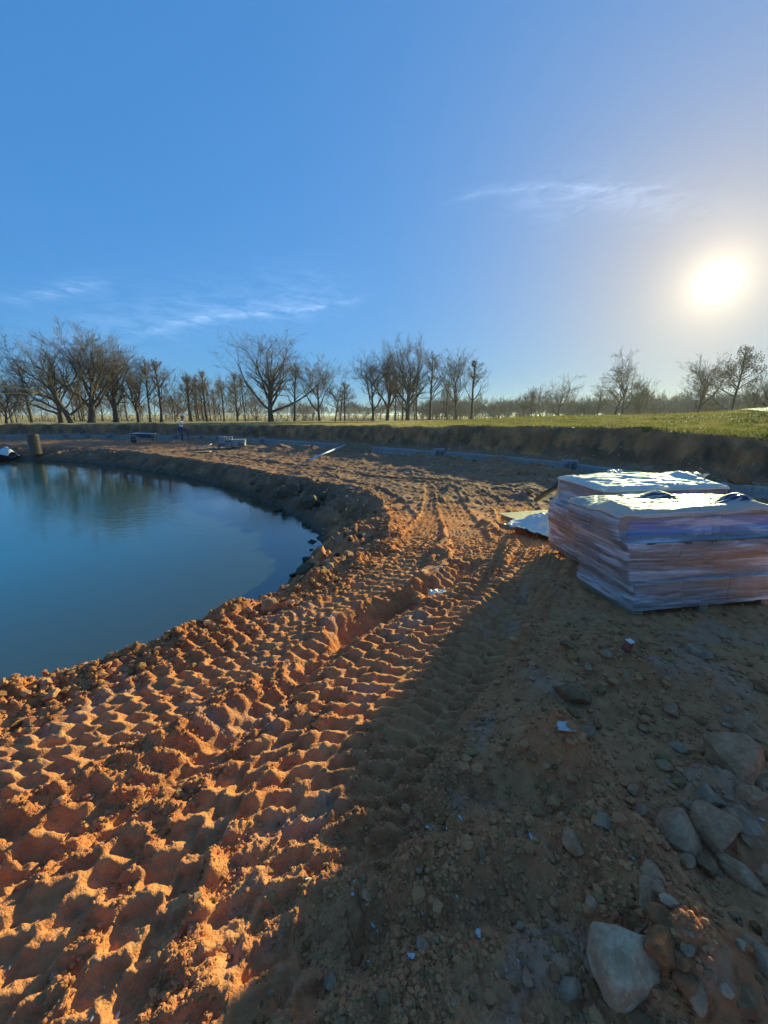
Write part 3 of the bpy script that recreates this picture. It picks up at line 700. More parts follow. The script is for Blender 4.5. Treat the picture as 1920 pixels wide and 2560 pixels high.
# grass blades on the near turf and hanging from the bank edge
def blades():
    rr = np.random.RandomState(21); N = 140000
    a = np.arctan(rr.uniform(-1.05, 1.35, N)); d = 10+38*rr.rand(N)**1.3
    x, y = d*np.sin(a), d*np.cos(a)
    h = Hs(x, y); g = Hs(x, y, GR['grs']); s_ = Hs(x, y, GR['sw'])
    k = (s_ > 1.7)&(s_ < 26)&((g > .25)|(rr.rand(N) < .25)); x, y, h, s_, d = x[k], y[k], h[k], s_[k], d[k]; n = len(x)
    edge = np.exp(-((s_-2.5)/.8)**2)
    L = (.045+.06*rr.rand(n)+.07*edge*rr.rand(n)); an = rr.uniform(0, 6.28, n); wd = .010+.0006*d
    lx, ly = rr.normal(0, .5, n)*L, rr.normal(0, .5, n)*L
    V = np.zeros((n, 3, 3)); V[:, 0] = np.stack([x-np.cos(an)*wd, y-np.sin(an)*wd, h-.01], 1); V[:, 1] = np.stack([x+np.cos(an)*wd, y+np.sin(an)*wd, h-.01], 1); V[:, 2] = np.stack([x+lx, y+ly, h+L], 1)
    mt, t, out = material('grass_blades')
    gi = t.new('ShaderNodeNewGeometry'); c = t.mix(t.ramp(t.noise(gi.outputs['Position'], .7, 3), .35, .65), (.13, .14, .035), (.30, .24, .09))
    sx3 = t.new('ShaderNodeSeparateXYZ'); t.l.new(gi.outputs['Position'], sx3.inputs[0]); c = t.mix(t.ramp(sx3.outputs[0], 9, -2), c, (.42, .32, .14))
    df = t.new('ShaderNodeBsdfDiffuse'); tr_ = t.new('ShaderNodeBsdfTranslucent'); t.put(df.inputs[0], c); t.put(tr_.inputs[0], c)
    mx = t.new('ShaderNodeMixShader'); mx.inputs[0].default_value = .45; t.put(mx.inputs[1], df.outputs[0]); t.put(mx.inputs[2], tr_.outputs[0]); t.put(out.inputs[0], mx.outputs[0])
    return mesh_np('grass_blades', V.reshape(-1, 3), np.arange(n*3).reshape(-1, 3), False, [mt])
tag(link('grass_blades', blades()), 'short winter grass on the bank edge and the mound', 'grass', kind='stuff')

# ------------------------------------------------------------------ rocks, clods, pebbles
def rock_data(seed, sub=2, cuts=9, rough=.06, dims=(1, 1, 1)):
    rd = np.random.RandomState(seed); bm = bmesh.new(); bmesh.ops.create_icosphere(bm, subdivisions=sub, radius=1.0)
    V = np.array([v.co[:] for v in bm.verts]); Fc = np.array([[v.index for v in f.verts] for f in bm.faces]); bm.free()
    V = V*(1+.10*np.sin(V[:, [1, 2, 0]]*rd.uniform(1.5, 3, 3)+rd.uniform(0, 6, 3)))
    for _ in range(cuts):
        n = rd.normal(0, 1, 3); n /= np.linalg.norm(n); d = rd.uniform(.42, .80); s_ = V @ n; k = s_ > d
        V[k] -= np.outer((s_[k]-d)*.97, n)
    nz = vn(V[:, 0]*3+seed*3.1, V[:, 1]*3+V[:, 2]*2.3, seed % 40)+.5*vn(V[:, 0]*7+V[:, 2]*6, V[:, 1]*7+seed, seed % 31)
    V = V*(1+rough*nz[:, None]); V -= (V.max(0)+V.min(0))/2; V /= (V.max(0)-V.min(0))
    return V*np.array(dims), Fc
def stone_mat(name, c, c2, rough=.9):
    m_, t, out = material(name); co = t.new('ShaderNodeTexCoord').outputs['Object']; geo = t.new('ShaderNodeNewGeometry').outputs['Position']
    n1 = t.noise(geo, 14, 5, .65, .3); n2 = t.noise(geo, 75, 5, .7)
    col = t.mix(t.ramp(n1, .38, .62), c, c2); col = t.mix(t.ramp(n2, .3, .75, 0, .45), col, tuple(k*.5 for k in c2))
    p = t.new('ShaderNodeBsdfPrincipled'); t.put(p.inputs['Base Color'], col); p.inputs['Roughness'].default_value = rough; p.inputs['Specular IOR Level'].default_value = .2
    b = t.new('ShaderNodeBump'); b.inputs['Strength'].default_value = .8; b.inputs['Distance'].default_value = .006
    t.put(b.inputs['Height'], t.m('ADD', n2, t.m('MULTIPLY', n1, 1.5))); t.put(p.inputs['Normal'], b.outputs[0]); t.put(out.inputs[0], p.outputs[0]); return m_
ROCKM = {'pale': stone_mat('pale_stone', (.70, .43, .25), (.48, .245, .13)), 'pink': stone_mat('pink_stone', (.62, .31, .17), (.45, .19, .09)),
         'tan': stone_mat('tan_stone', (.60, .29, .15), (.42, .18, .085)), 'rust': stone_mat('rust_stone', (.44, .17, .065), (.28, .10, .04)),
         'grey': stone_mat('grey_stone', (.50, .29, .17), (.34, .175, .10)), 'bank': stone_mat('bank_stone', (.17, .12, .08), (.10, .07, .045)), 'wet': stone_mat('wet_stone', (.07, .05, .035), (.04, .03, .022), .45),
         'white': stone_mat('white_stone', (.62, .58, .55), (.48, .45, .42)), 'clod': stone_mat('clod', (.42, .20, .075), (.30, .125, .045)),
         'soil': stone_mat('soil', (.38, .18, .08), (.26, .12, .055))}
ri = [0]
def rock(px, py, wpx, hpx, col, label, name='rock', z=None, dims=None, rz=None, flat=None, sink=.16, sub=4, cat='rock', group=None, tilt=None):
    ri[0] += 1
    if z is None: p, zz = hit(px, py)
    else: p = at(px, py, z); zz = z
    dep = depth_at(p, zz); W = wpx/F*dep
    vis = math.atan2(EYE-zz, p[1])                     # looking down at it: picture height mixes depth and height
    Dm = hpx/F*dep/(math.sin(vis)*.75+math.cos(vis)*.55)
    dd = dims or (W, Dm, min(W, Dm)*(flat or .82))
    V, Fc = rock_data(100+ri[0], sub, 11, .045, dd)
    me = mesh_np(name, V, Fc, True, [ROCKM[col]]); me.set_sharp_from_angle(angle=R(24))
    o = link(name, me, None, (p[0], p[1], zz+dd[2]*(.5-sink)), (tilt or 0, 0, math.atan2(-p[0], p[1]) if rz is None else rz))
    return tag(o, label, cat, group)
RK = [
 (1552, 2450, 166, 165, 'pale', 'big pale stone with a rusty lower face, lowest large one in the photo'),
 (1825, 1905, 120, 110, 'tan', 'rounded tan boulder with small white chips below the wrapped boxes'),
 (1693, 2101, 98, 88, 'pink', 'pinkish square stone in the middle of the stone pile on the right'),
 (1616, 2240, 42, 92, 'tan', 'upright finger shaped tan stone with a pale tip'),
 (1779, 2086, 100, 110, 'tan', 'cracked brown wedge stone beside the pinkish square one'),
 (1773, 2006, 62, 52, 'grey', 'light grey stone above the cracked wedge stone'),
 (1822, 2052, 55, 52, 'tan', 'leaf shaped brown stone right of the cracked wedge'),
 (1847, 2193, 105, 48, 'pink', 'long flat pink stone near the right edge'),
 (1916, 2200, 42, 55, 'pink', 'pink stone cut by the right edge beside the long flat one'),
 (1656, 2372, 70, 88, 'rust', 'orange brown pointed stone right of the big pale one'),
 (1708, 2455, 52, 62, 'rust', 'rusty block shaped stone, second down from the pointed one'),
 (1678, 2267, 56, 36, 'pale', 'small loaf shaped stone right of the upright finger stone'),
 (1567, 2313, 28, 62, 'rust', 'thin standing rusty stone left of the pointed one'),
 (1601, 2332, 30, 36, 'tan', 'round brown pebble between thin rusty stone and pointed stone'),
 (1629, 2193, 62, 46, 'tan', 'brown block stone directly above the upright finger stone'),
 (1648, 2233, 36, 40, 'tan', 'small round stone touching the right side of the upright finger stone'),
 (1650, 2308, 74, 50, 'rust', 'crumbling brown rock under the loaf shaped stone'),
 (1702, 2408, 46, 46, 'rust', 'rusty cube shaped stone between pointed and block stones'),
 (1730, 2500, 60, 60, 'tan', 'brown rounded stone at the foot of the rusty stones'),
 (1884, 2368, 46, 28, 'pale', 'pale flat stone alone near the right edge'),
 (1850, 2365, 20, 20, 'pale', 'tiny pale stone left of the flat pale one'),
 (1613, 1790, 32, 28, 'rust', 'small orange tipped stone in the dark hollow'),
 (1678, 1786, 34, 36, 'tan', 'small upright brown stone right of the orange tipped one'),
 (1859, 1824, 110, 52, 'tan', 'long low tan stone behind the rounded boulder'),
 (1700, 1878, 46, 22, 'grey', 'small striped grey stone left of the rounded boulder'),
 (1416, 1826, 46, 24, 'white', 'flat whitish stone on top of the brown dirt mound'),
 (1908, 1969, 44, 62, 'pink', 'pinkish stone at the right edge below the boulder'),
 (1876, 1995, 60, 46, 'tan', 'brown stone below right of the rounded boulder'),
 (1730, 2024, 72, 26, 'grey', 'layered slate like stone left of the light grey one'),
 (1204, 2137, 22, 30, 'soil', 'egg shaped brown stone alone on the shaded dirt'),
 (1478, 2260, 28, 34, 'tan', 'brown pebble below the larger dirt heap'),
 (1508, 2061, 36, 38, 'grey', 'smooth grey brown stone left of the pinkish square stone'),
 (1601, 2028, 30, 34, 'tan', 'tan block half sunk in mud above the pinkish square stone'),
 (1428, 1745, 92, 55, 'soil', 'brown slab of hard soil leaning above the mound'),
 (1860, 2075, 60, 45, 'grey', 'grey stone right of the leaf shaped one'),
 (1760, 2170, 50, 40, 'soil', 'dark stone under the cracked wedge'),
 (1880, 2110, 50, 36, 'tan', 'flattish stone above the long flat pink one'),
 (886, 2300, 44, 110, 'rust', 'long reddish clod lying on the shadow edge'),
 (766, 2362, 26, 26, 'clod', 'small orange clod left of the long reddish one'),
 (448, 1992, 24, 24, 'clod', 'round orange clod in the lit tyre marks'),
 (680, 1527, 52, 40, 'tan', 'sunlit tan boulder on the near rim of the pond'),
 (130, 1745, 40, 24, 'tan', 'flat tan stone on the near rim at far left'),
 (1040, 1505, 26, 26, 'tan', 'stone standing in the dark rut'),
 (1325, 1236, 20, 12, 'clod', 'clod beside the boards left of the wrapped boxes'),
 (1846, 1215, 52, 56, 'rust', 'rounded brown boulder behind the wrapped boxes, under the grassy bank'),
 (1515, 1640, 30, 24, 'grey', 'grey stone in the shade below the boxes'),
 (1745, 1640, 60, 30, 'grey', 'low grey stone right of centre in the box shadow'),
 (1420, 1618, 40, 20, 'soil', 'flat clod just below the box corner'),
]
for r_ in RK: rock(*r_)
for px, py, w_, h_, lab in ((698, 1276, 30, 16, 'dark rock alone out in the pond off the point'), (776, 1316, 22, 16, 'uppermost rock of the row along the point'),
      (781, 1329, 10, 16, 'small narrow rock second in the row along the point'), (780, 1356, 24, 20, 'round dark rock in the middle of the row along the point'),
      (778, 1375, 10, 8, 'tiniest rock in the row along the point'), (772, 1400, 30, 22, 'lowest dark rock of the row, touching the shore')):
    rock(px, py, w_, h_, 'wet', lab, z=WATER, sink=.45, sub=3, dims=(w_/F*8.6, w_/F*8.6*.8, w_/F*8.6*.55))
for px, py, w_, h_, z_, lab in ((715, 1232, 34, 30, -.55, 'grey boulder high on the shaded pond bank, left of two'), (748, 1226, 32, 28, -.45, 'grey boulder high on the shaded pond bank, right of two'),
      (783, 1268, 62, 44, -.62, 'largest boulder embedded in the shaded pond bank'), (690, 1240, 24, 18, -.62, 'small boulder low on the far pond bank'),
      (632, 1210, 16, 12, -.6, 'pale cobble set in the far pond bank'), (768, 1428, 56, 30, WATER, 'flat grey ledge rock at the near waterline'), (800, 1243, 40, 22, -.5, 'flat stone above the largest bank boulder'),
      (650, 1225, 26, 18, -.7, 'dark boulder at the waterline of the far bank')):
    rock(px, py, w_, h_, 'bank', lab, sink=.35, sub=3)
rr = np.random.RandomState(44)
protoR = [mesh_np('loose_stone', *rock_data(900+i, 2, 9, .06, (1, 1, .7)), True, [ROCKM[c]]) for i, c in enumerate(('tan', 'pink', 'grey', 'soil', 'rust', 'tan', 'soil', 'grey'))]
for m_ in protoR: m_.set_sharp_from_angle(angle=R(24))
def scatter(n, box, mesh, name, label, cat, group, smin, smax, sink=.2, flatten=1.0, shaded=True):
    out = 0
    while out < n:
        px, py = rr.uniform(box[0], box[2]), rr.uniform(box[1], box[3]); p = gp(px, py); s_ = smin+(smax-smin)*rr.rand()**2.5
        o = link(name, mesh[rr.randint(len(mesh))], None, (p[0], p[1], tz(*p)+s_*(.35-sink)), (rr.uniform(-.4, .4), rr.uniform(-.4, .4), rr.uniform(0, 6.28)), (s_*rr.uniform(.8, 1.5), s_, s_*rr.uniform(.6, 1)*flatten))
        tag(o, label, cat, group); out += 1
scatter(80, (1380, 1720, 1960, 2600), protoR, 'loose_stone', 'loose brown or grey stone among the many on the shaded right side', 'stone', 'loose stones on the shaded dirt', .018, .095)
scatter(60, (850, 1600, 1500, 2560), protoR, 'loose_stone', 'small stone lying in the shadow of the boxes', 'stone', 'small stones in the box shadow', .015, .045)
scatter(50, (0, 1560, 900, 2560), protoR, 'loose_stone', 'small stone lying in the sunlit tyre marks', 'stone', 'small stones in the sunlit tracks', .012, .04)
protoC = [mesh_np('stone_chip', *rock_data(950+i, 1, 5, .02, (1, .6, .3)), False, [ROCKM['white']]) for i in range(3)]
scatter(45, (880, 1620, 1960, 2580), protoC, 'stone_chip', 'little bluish white chip of stone on the shaded dirt', 'stone chip', 'white chips on the shaded dirt', .008, .032, .05)
scatter(30, (0, 1500, 900, 2560), protoC, 'stone_chip', 'little white chip of stone on the sunlit dirt', 'stone chip', 'white chips on the sunlit dirt', .006, .018, .05)
def clod_field(n, seed, rlo, rhi, smin, smax, mats, alo=-1.2, ahi=1.15, rimmy=False, region=None):
    rq_ = np.random.RandomState(seed); protos = [rock_data(700+i, 1, 3, .10) for i in range(8)]
    r_ = rlo*(rhi/rlo)**rq_.rand(n*3); a = np.arctan(rq_.uniform(alo, ahi, n*3)); x, y = r_*np.sin(a), r_*np.cos(a)
    if rimmy:
        i = rq_.randint(0, len(RIM), n*3); q_ = RIM[i]; x = q_[:, 0]+rq_.normal(0, .16, n*3); y = q_[:, 1]+rq_.normal(0, .16, n*3)
    r_ = np.hypot(x, y)
    if rimmy: kp = (r_ < rhi)&(y > .3)
    else: kp = np.ones(len(x), bool)
    h = Hs(x, y); rd_ = Hs(x, y, GR['red']); g = Hs(x, y, GR['grs']); s_ = Hs(x, y, GR['sw']); tmm = Hs(x, y, GR['tm']); iw = inside(x, y, WL)
    dens = .35+.9*np.clip(rd_, 0, 1)+.5*(vn(x*2.5, y*2.5, 6) > .1)-.55*tmm
    kp &= (~iw)&(g < .3)&(rq_.rand(len(x)) < (1 if rimmy else dens))
    if region is not None: kp &= region(x, y, s_)
    x, y, h, r_ = x[kp][:n], y[kp][:n], h[kp][:n], r_[kp][:n]; n = len(x)
    V = []; Fc = []; nv = 0
    sz = (smin+(smax-smin)*rq_.rand(n)**3)*(.6+np.minimum(.22*r_, 1.7) if not rimmy else 1)
    for i in range(8):
        k = np.arange(i, n, 8); P, Q = protos[i]; m_ = len(k)
        an = rq_.uniform(0, 6.28, m_); c, s2 = np.cos(an)[:, None], np.sin(an)[:, None]; sc = sz[k][:, None]
        sx, sy, szz = sc*rq_.uniform(.8, 1.4, (m_, 1)), sc, sc*rq_.uniform(.55, .9, (m_, 1))
        X = P[None, :, 0]*sx; Y = P[None, :, 1]*sy; W = np.stack([X*c-Y*s2+x[k][:, None], X*s2+Y*c+y[k][:, None], P[None, :, 2]*szz+(h[k][:, None]+.22*szz)], -1)
        V.append(W.reshape(-1, 3)); Fc.append((Q[None]+(np.arange(m_)*len(P))[:, None, None]+nv).reshape(-1, 3)); nv += m_*len(P)
    Fc = np.concatenate(Fc)
    return mesh_np('clods', np.concatenate(V), Fc, False, mats, (np.arange(len(Fc))//20*7919 % len(mats)))
tag(link('dirt_clods', clod_field(17000, 1, .55, 9.0, .005, .026, [DIRT, ROCKM['clod'], DIRT, DIRT, DIRT])), 'crumbs and clods of loose dirt over the churned ground', 'clods', kind='stuff')
tag(link('track_crumbs', clod_field(9000, 11, .6, 4.5, .005, .020, [DIRT, ROCKM['clod'], DIRT], -1.25, .25)), 'fine crumbs of dirt in the sunlit tyre marks', 'crumbs', kind='stuff')
tag(link('rim_clods', clod_field(7000, 2, .3, 11, .012, .065, [ROCKM['clod'], DIRT, ROCKM['rust'], ROCKM['clod'], ROCKM['tan']], rimmy=True)), 'red brown clods heaped along the pond rim', 'clods', kind='stuff')
tag(link('heap_clods', clod_field(450, 8, .8, 5.5, .018, .060, [DIRT, DIRT, ROCKM['clod']], .05, 1.0, region=lambda x, y, s_: sum(np.exp(-((x-q_[0])**2+(y-q_[1])**2)/(q_[2]*1.7)**2) for q_ in MOUNDS[:22]) > .18)), 'bigger clods of brown earth on the small heaps in the shade', 'clods', kind='stuff')
tag(link('rubble', clod_field(3500, 3, 10, 45, .03, .07, [ROCKM['grey'], ROCKM['pale'], ROCKM['grey']], -1.1, 1.1, region=lambda x, y, s_: (s_ > .25)&(s_ < 1.5))), 'grey rubble strip between the block wall and the cut bank', 'rubble', kind='stuff')
tag(link('spoil_clods', clod_field(5000, 4, 7, 34, .02, .07, [DIRT, ROCKM['soil'], ROCKM['clod']], -1.1, 1.0, region=lambda x, y, s_: (s_ < -.2)&(s_ > -3.2)&(np.hypot(x, y) > 7))), 'clods on the heaps of dug dirt in front of the block wall', 'clods', kind='stuff')
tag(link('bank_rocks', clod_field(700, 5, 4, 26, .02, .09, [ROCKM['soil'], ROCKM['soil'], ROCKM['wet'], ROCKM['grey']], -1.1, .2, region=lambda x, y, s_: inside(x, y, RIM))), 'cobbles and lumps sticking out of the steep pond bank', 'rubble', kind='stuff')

# ------------------------------------------------------------------ block wall
CMU = simple('concrete_block', (.33, .33, .335), .9, .18, 6, .004, 60)
WOOD = simple('weathered_board', (.34, .24, .145), .8, .3, 6, .002, 40, stretch=(1, 12, 12))
PINE = simple('pale_pine', (.50, .37, .22), .75, .25, 5, .002, 40, stretch=(1, 14, 14))
def block_mesh(L, D, H, holes=True, taper=.86, name='block'):
    """hollow block standing so that its two openings face along local -y"""
    mb = MB(); t_ = .045
    if not holes: mb.box((0, 0, H/2), (L, D, H)); return mb.mesh(name, CMU, .006)
    tp = taper
    def q(x0, x1, z0, z1, y0, y1):
        f = lambda z: 1-(1-tp)*z/H
        mb.hexa([(x0*f(z0), y0, z0), (x1*f(z0), y0, z0), (x1*f(z0), y1, z0), (x0*f(z0), y1, z0), (x0*f(z1), y0, z1), (x1*f(z1), y0, z1), (x1*f(z1), y1, z1), (x0*f(z1), y1, z1)])
    q(-L/2, -L/2+t_, 0, H, -D/2, D/2); q(L/2-t_, L/2, 0, H, -D/2, D/2); q(-t_/2, t_/2, 0, H-t_-.001, -D/2+.002, D/2-.002)
    q(-L/2+t_+.001, L/2-t_-.001, H-t_, H-.002, -D/2+.001, D/2-.001); q(-L/2+t_+.001, L/2-t_-.001, .002, t_*.7, -D/2+.001, D/2-.001)
    return mb.mesh(name, CMU, 0)
wall = bpy.data.objects.new('block_wall', None); C.objects.link(wall); wall.location = (*WALL[60], PLAT)
tag(wall, 'long low curving wall of grey concrete blocks round the pond flat', 'wall')
solid = block_mesh(.452, .26, .33, False)
s_acc = 0.0; nxt = 0.0; nblk = 0; WP = []
for i in range(len(WALL)-1):
    a, b = WALL[i], WALL[i+1]; l = np.linalg.norm(b-a)
    while nxt <= s_acc+l:
        t = (nxt-s_acc)/l; WP.append((a+(b-a)*t, math.atan2((b-a)[1], (b-a)[0]))); nxt += .46
    s_acc += l
form_lo, form_hi = at(935, 1131, PLAT), at(842, 1122, PLAT)
def wall_px(p): return 960+1028*p[0]/p[1]
for p, an in WP:
    px = wall_px(p)
    if p[1] < 4 or px > 1960 or px < -60: continue
    if 842 < px < 936 or nblk > 295: continue
    nblk += 1
    o = link('block', solid, wall, (p[0]-wall.location[0], p[1]-wall.location[1], rr.uniform(-.004, .004)), (0, 0, an+rr.uniform(-.012, .012)))
    o.scale = (1, 1, 1)
form = bpy.data.objects.new('timber_form', None); C.objects.link(form); form.location = (*((form_lo+form_hi)/2), PLAT)
tag(form, 'brown timber form with three stakes closing a gap in the block wall', 'form boards')
dv = form_hi-form_lo; an = math.atan2(dv[1], dv[0]); Lf = np.linalg.norm(dv)
for k in (-1, 1):
    MB().box((0, 0, .15), (Lf*.5-.01, .04, .30)).build('form_board', WOOD, form, loc=(math.cos(an)*Lf*.25*k, math.sin(an)*Lf*.25*k, 0), rot=(0, 0, an))
for k, h_ in ((-.5, .46), (0.02, .38), (.5, .50)):
    MB().box((0, 0, h_/2), (.05, .04, h_)).build('stake', WOOD, form, loc=(math.cos(an)*Lf*k+math.sin(an)*.05, math.sin(an)*Lf*k-math.cos(an)*.05-.02, 0))
hollow = block_mesh(.52, .32, .42)
labs = {1430: 'nearest hollow block standing in the wall, just left of the wrapped boxes', 1098: 'hollow block in the wall right of the timber form', 650: 'hollow block right behind the block pile',
        578: 'hollow block showing over the right end of the block pile', 538: 'hollow block showing over the middle of the block pile', 499: 'hollow block between the worker and the block pile',
        434: 'hollow block just left of the worker', 370: 'hollow block behind the wheelbarrow', 322: 'hollow block left of the wheelbarrow', 268: 'hollow block on the wall, third left of the wheelbarrow',
        213: 'hollow block on the wall, second right of the ribbed pipe', 152: 'hollow block on the wall, first right of the ribbed pipe'}
for px, lab in labs.items():
    i = min(range(len(WP)), key=lambda k: abs(wall_px(WP[k][0])-px)+(1e6 if WP[k][0][1] < 4 else 0)); p, an = WP[i]
    nx = np.array((math.sin(an), -math.cos(an)))*-1.0
    q_ = p-np.array(p)/np.linalg.norm(p)*.30
    o = link('hollow_block', hollow, None, (q_[0], q_[1], PLAT+(.0 if px > 1000 else .04)), (0, 0, math.atan2(-p[0], p[1])*.8+rr.uniform(-.1, .1)+.12))
    o.scale = (1.05, 1, 1.12) if px < 1000 else (1.18, 1.1, 1.18)
    tag(o, lab, 'concrete block', 'hollow blocks spaced along the wall')
# blue white plastic pole lying over the form
POLE = simple('blue_white_pvc', (.50, .62, .80), .35, .05)
a_, b_ = gp(775, 1154), at(862, 1115, PLAT+.34)
MB().tube([(a_[0], a_[1], PLAT+.10), (b_[0], b_[1], PLAT+.40)], .045, 8).build('plastic_pole', POLE, smooth=True)
tag(bpy.data.objects['plastic_pole'], 'long pale blue plastic pole resting on the timber form', 'pole')

# ------------------------------------------------------------------ block pile on its pallet
pile_p = gp(582, 1122); prz = R(14)
pal = bpy.data.objects.new('wooden_pallet', None); C.objects.link(pal); pal.location = (pile_p[0], pile_p[1], tz(*pile_p)+.01); pal.rotation_euler = (0, 0, prz)
tag(pal, 'wooden pallet under the pile of grey blocks', 'pallet')
for k in range(6): MB().box((0, 0, .11), (1.75, .14, .02)).build('deck_board', WOOD, pal, loc=(0, -.5+k*.2, 0))
for k in (-.8, 0, .8): MB().box((0, 0, .05), (.08, 1.15, .09)).build('stringer', WOOD, pal, loc=(k, 0, 0))
pb = block_mesh(.39, .19, .19, True, 1.0); pbs = block_mesh(.39, .19, .19, False)
lay = []
for ix in range(4):
    for iy in range(5):
        lay.append((-.62+ix*.41, -.42+iy*.21, 0))
for ix in range(4):
    for iy in range(1, 5):
        if (ix + iy) % 5 != 0 or ix < 2: lay.append((-.62+ix*.41+.02, -.42+iy*.21, 1))
for ix, iy in ((0, 2), (0, 3), (1, 3)): lay.append((-.60+ix*.41, -.42+iy*.21, 2))
LY = {0: 'block in the bottom layer of the pile on the pallet', 1: 'block in the middle layer of the pile on the pallet', 2: 'block in the top layer of the pile on the pallet'}
for i, (lx, ly, lz) in enumerate(lay):
    x = pile_p[0]+math.cos(prz)*lx-math.sin(prz)*ly; y = pile_p[1]+math.sin(prz)*lx+math.cos(prz)*ly
    o = link('concrete_block', pb if (i*7) % 3 == 0 else pbs, None, (x, y, pal.location[2]+.124+lz*.194), (0, 0, prz+rr.uniform(-.03, .03)))
    tag(o, 'grey concrete '+LY[lz], 'concrete block', 'concrete blocks piled on the pallet, '+('bottom', 'middle', 'top')[lz])
sl = gp(505, 1121); 
pn = bpy.data.objects.new('sloping_boards', None); C.objects.link(pn); pn.location = (sl[0], sl[1], tz(*sl)+.05)
pn.rotation_euler = (0, R(-17), R(12)); tag(pn, 'pale blue boards sloping up against the left end of the block pile', 'boards')
FOAM = simple('pale_blue_board', (.42, .58, .72), .5, .1, 3)
for k in range(3): MB().box((0, 0, .03), (1.25, .20, .035)).build('board', FOAM, pn, loc=(0, -.22+k*.21, .004*k))
q_ = gp(490, 1131); MB().box((0, 0, .05), (.9, .5, .03)).build('loose_plywood', PINE, loc=(q_[0]+.4, q_[1], tz(*q_)), rot=(0, R(-2), R(8)))
tag(bpy.data.objects['loose_plywood'], 'small sheet of plywood flat on the ground under the sloping boards', 'plywood')

# ------------------------------------------------------------------ wheelbarrow
wbp = gp(366, 1109); wb = bpy.data.objects.new('wheelbarrow', None); C.objects.link(wb); wb.location = (wbp[0], wbp[1], tz(*wbp)); wb.rotation_euler = (0, 0, R(6)); wb.scale = (1.15, 1.15, 1.15)
tag(wb, 'blue steel wheelbarrow with a white rim parked left of the worker', 'wheelbarrow')
TRAY = simple('blue_tray', (.05, .09, .20), .45, .2, 6); RIMM = simple('pale_rim', (.75, .74, .72), .4, .1); STEEL = simple('dark_steel', (.06, .06, .065), .5, .2); RUB = simple('black_rubber', (.03, .03, .03), .85, .2)
def tray():
    mb = MB(); top = [(-.62, -.36, .66), (.58, -.36, .62), (.58, .36, .62), (-.62, .36, .66)]; bot = [(-.22, -.2, .34), (.34, -.2, .34), (.34, .2, .34), (-.22, .2, .34)]
    ti = [(x*.96, y*.94, z-.005) for x, y, z in top]; bi = [(x*.95, y*.94, z+.02) for x, y, z in bot]
    mb.v = top+bot+ti+bi
    for i in range(4):
        j = (i+1) % 4; mb.f += [(i, j, 4+j, 4+i), (8+j, 8+i, 12+i, 12+j), (i, 8+i, 8+j, j)]
    mb.f += [(4, 5, 6, 7), (15, 14, 13, 12)]; return mb
tray().build('tray', TRAY, wb)
MB().tube([(-.62, -.36, .66), (.58, -.36, .62), (.58, .36, .62), (-.62, .36, .66), (-.62, -.36, .66)], .022, 6).build('rim', RIMM, wb)
for s_ in (-1, 1):
    MB().tube([(-1.0, .1*s_, .22), (-.2, .16*s_, .32), (.95, .3*s_, .60)], .022, 6).build('handle', PINE, wb)
    MB().tube([(.35, .2*s_, .40), (.42, .24*s_, .0), (.55, .24*s_, .0), (.62, .25*s_, .5)], .015, 6).build('leg', STEEL, wb)
wh = MB().tube([(math.cos(a)*.15, 0, math.sin(a)*.15) for a in np.linspace(0, 2*math.pi, 17)], .05, 8, False).build('wheel', RUB, wb, loc=(-.78, 0, .20), smooth=True)
MB().tube([(0, -.06, 0), (0, .06, 0)], .09, 12).build('hub', STEEL, wh)

# ------------------------------------------------------------------ ribbed pipe and the tarp heap at the left
cp = gp(88, 1124); pipe = bpy.data.objects.new('ribbed_pipe', None); C.objects.link(pipe); pipe.location = (cp[0], cp[1], -.72); pipe.scale = (.82, .82, .95)
tag(pipe, 'thick upright ribbed drain pipe standing in the far pond bank at left', 'pipe')
PP = simple('ribbed_plastic', (.20, .135, .085), .42, .15, 3)
prof = []; Hh_ = 1.28
for k in range(14*6+1):
    z = k/(14*6)*Hh_; prof.append((.40+.035*math.cos(k/6*2*math.pi)**1-.0*z, z))
seg = 40; V = [(r_*math.cos(2*math.pi*j/seg), r_*math.sin(2*math.pi*j/seg), z) for r_, z in prof for j in range(seg)]
inn = len(prof); V += [((.33)*math.cos(2*math.pi*j/seg), .33*math.sin(2*math.pi*j/seg), z) for z in (Hh_, .2) for j in range(seg)]
Fc = [(i*seg+j, i*seg+(j+1) % seg, (i+1)*seg+(j+1) % seg, (i+1)*seg+j) for i in range(inn+1) for j in range(seg)]
link('pipe_wall', mesh_np('pipe_wall', V, Fc, True, [PP]), pipe)
MB().tube([(.33*math.cos(a), .33*math.sin(a), Hh_+.01) for a in np.linspace(0, 2*math.pi, 25)], .02, 6, False).build('pipe_lip', PP, pipe, smooth=True)

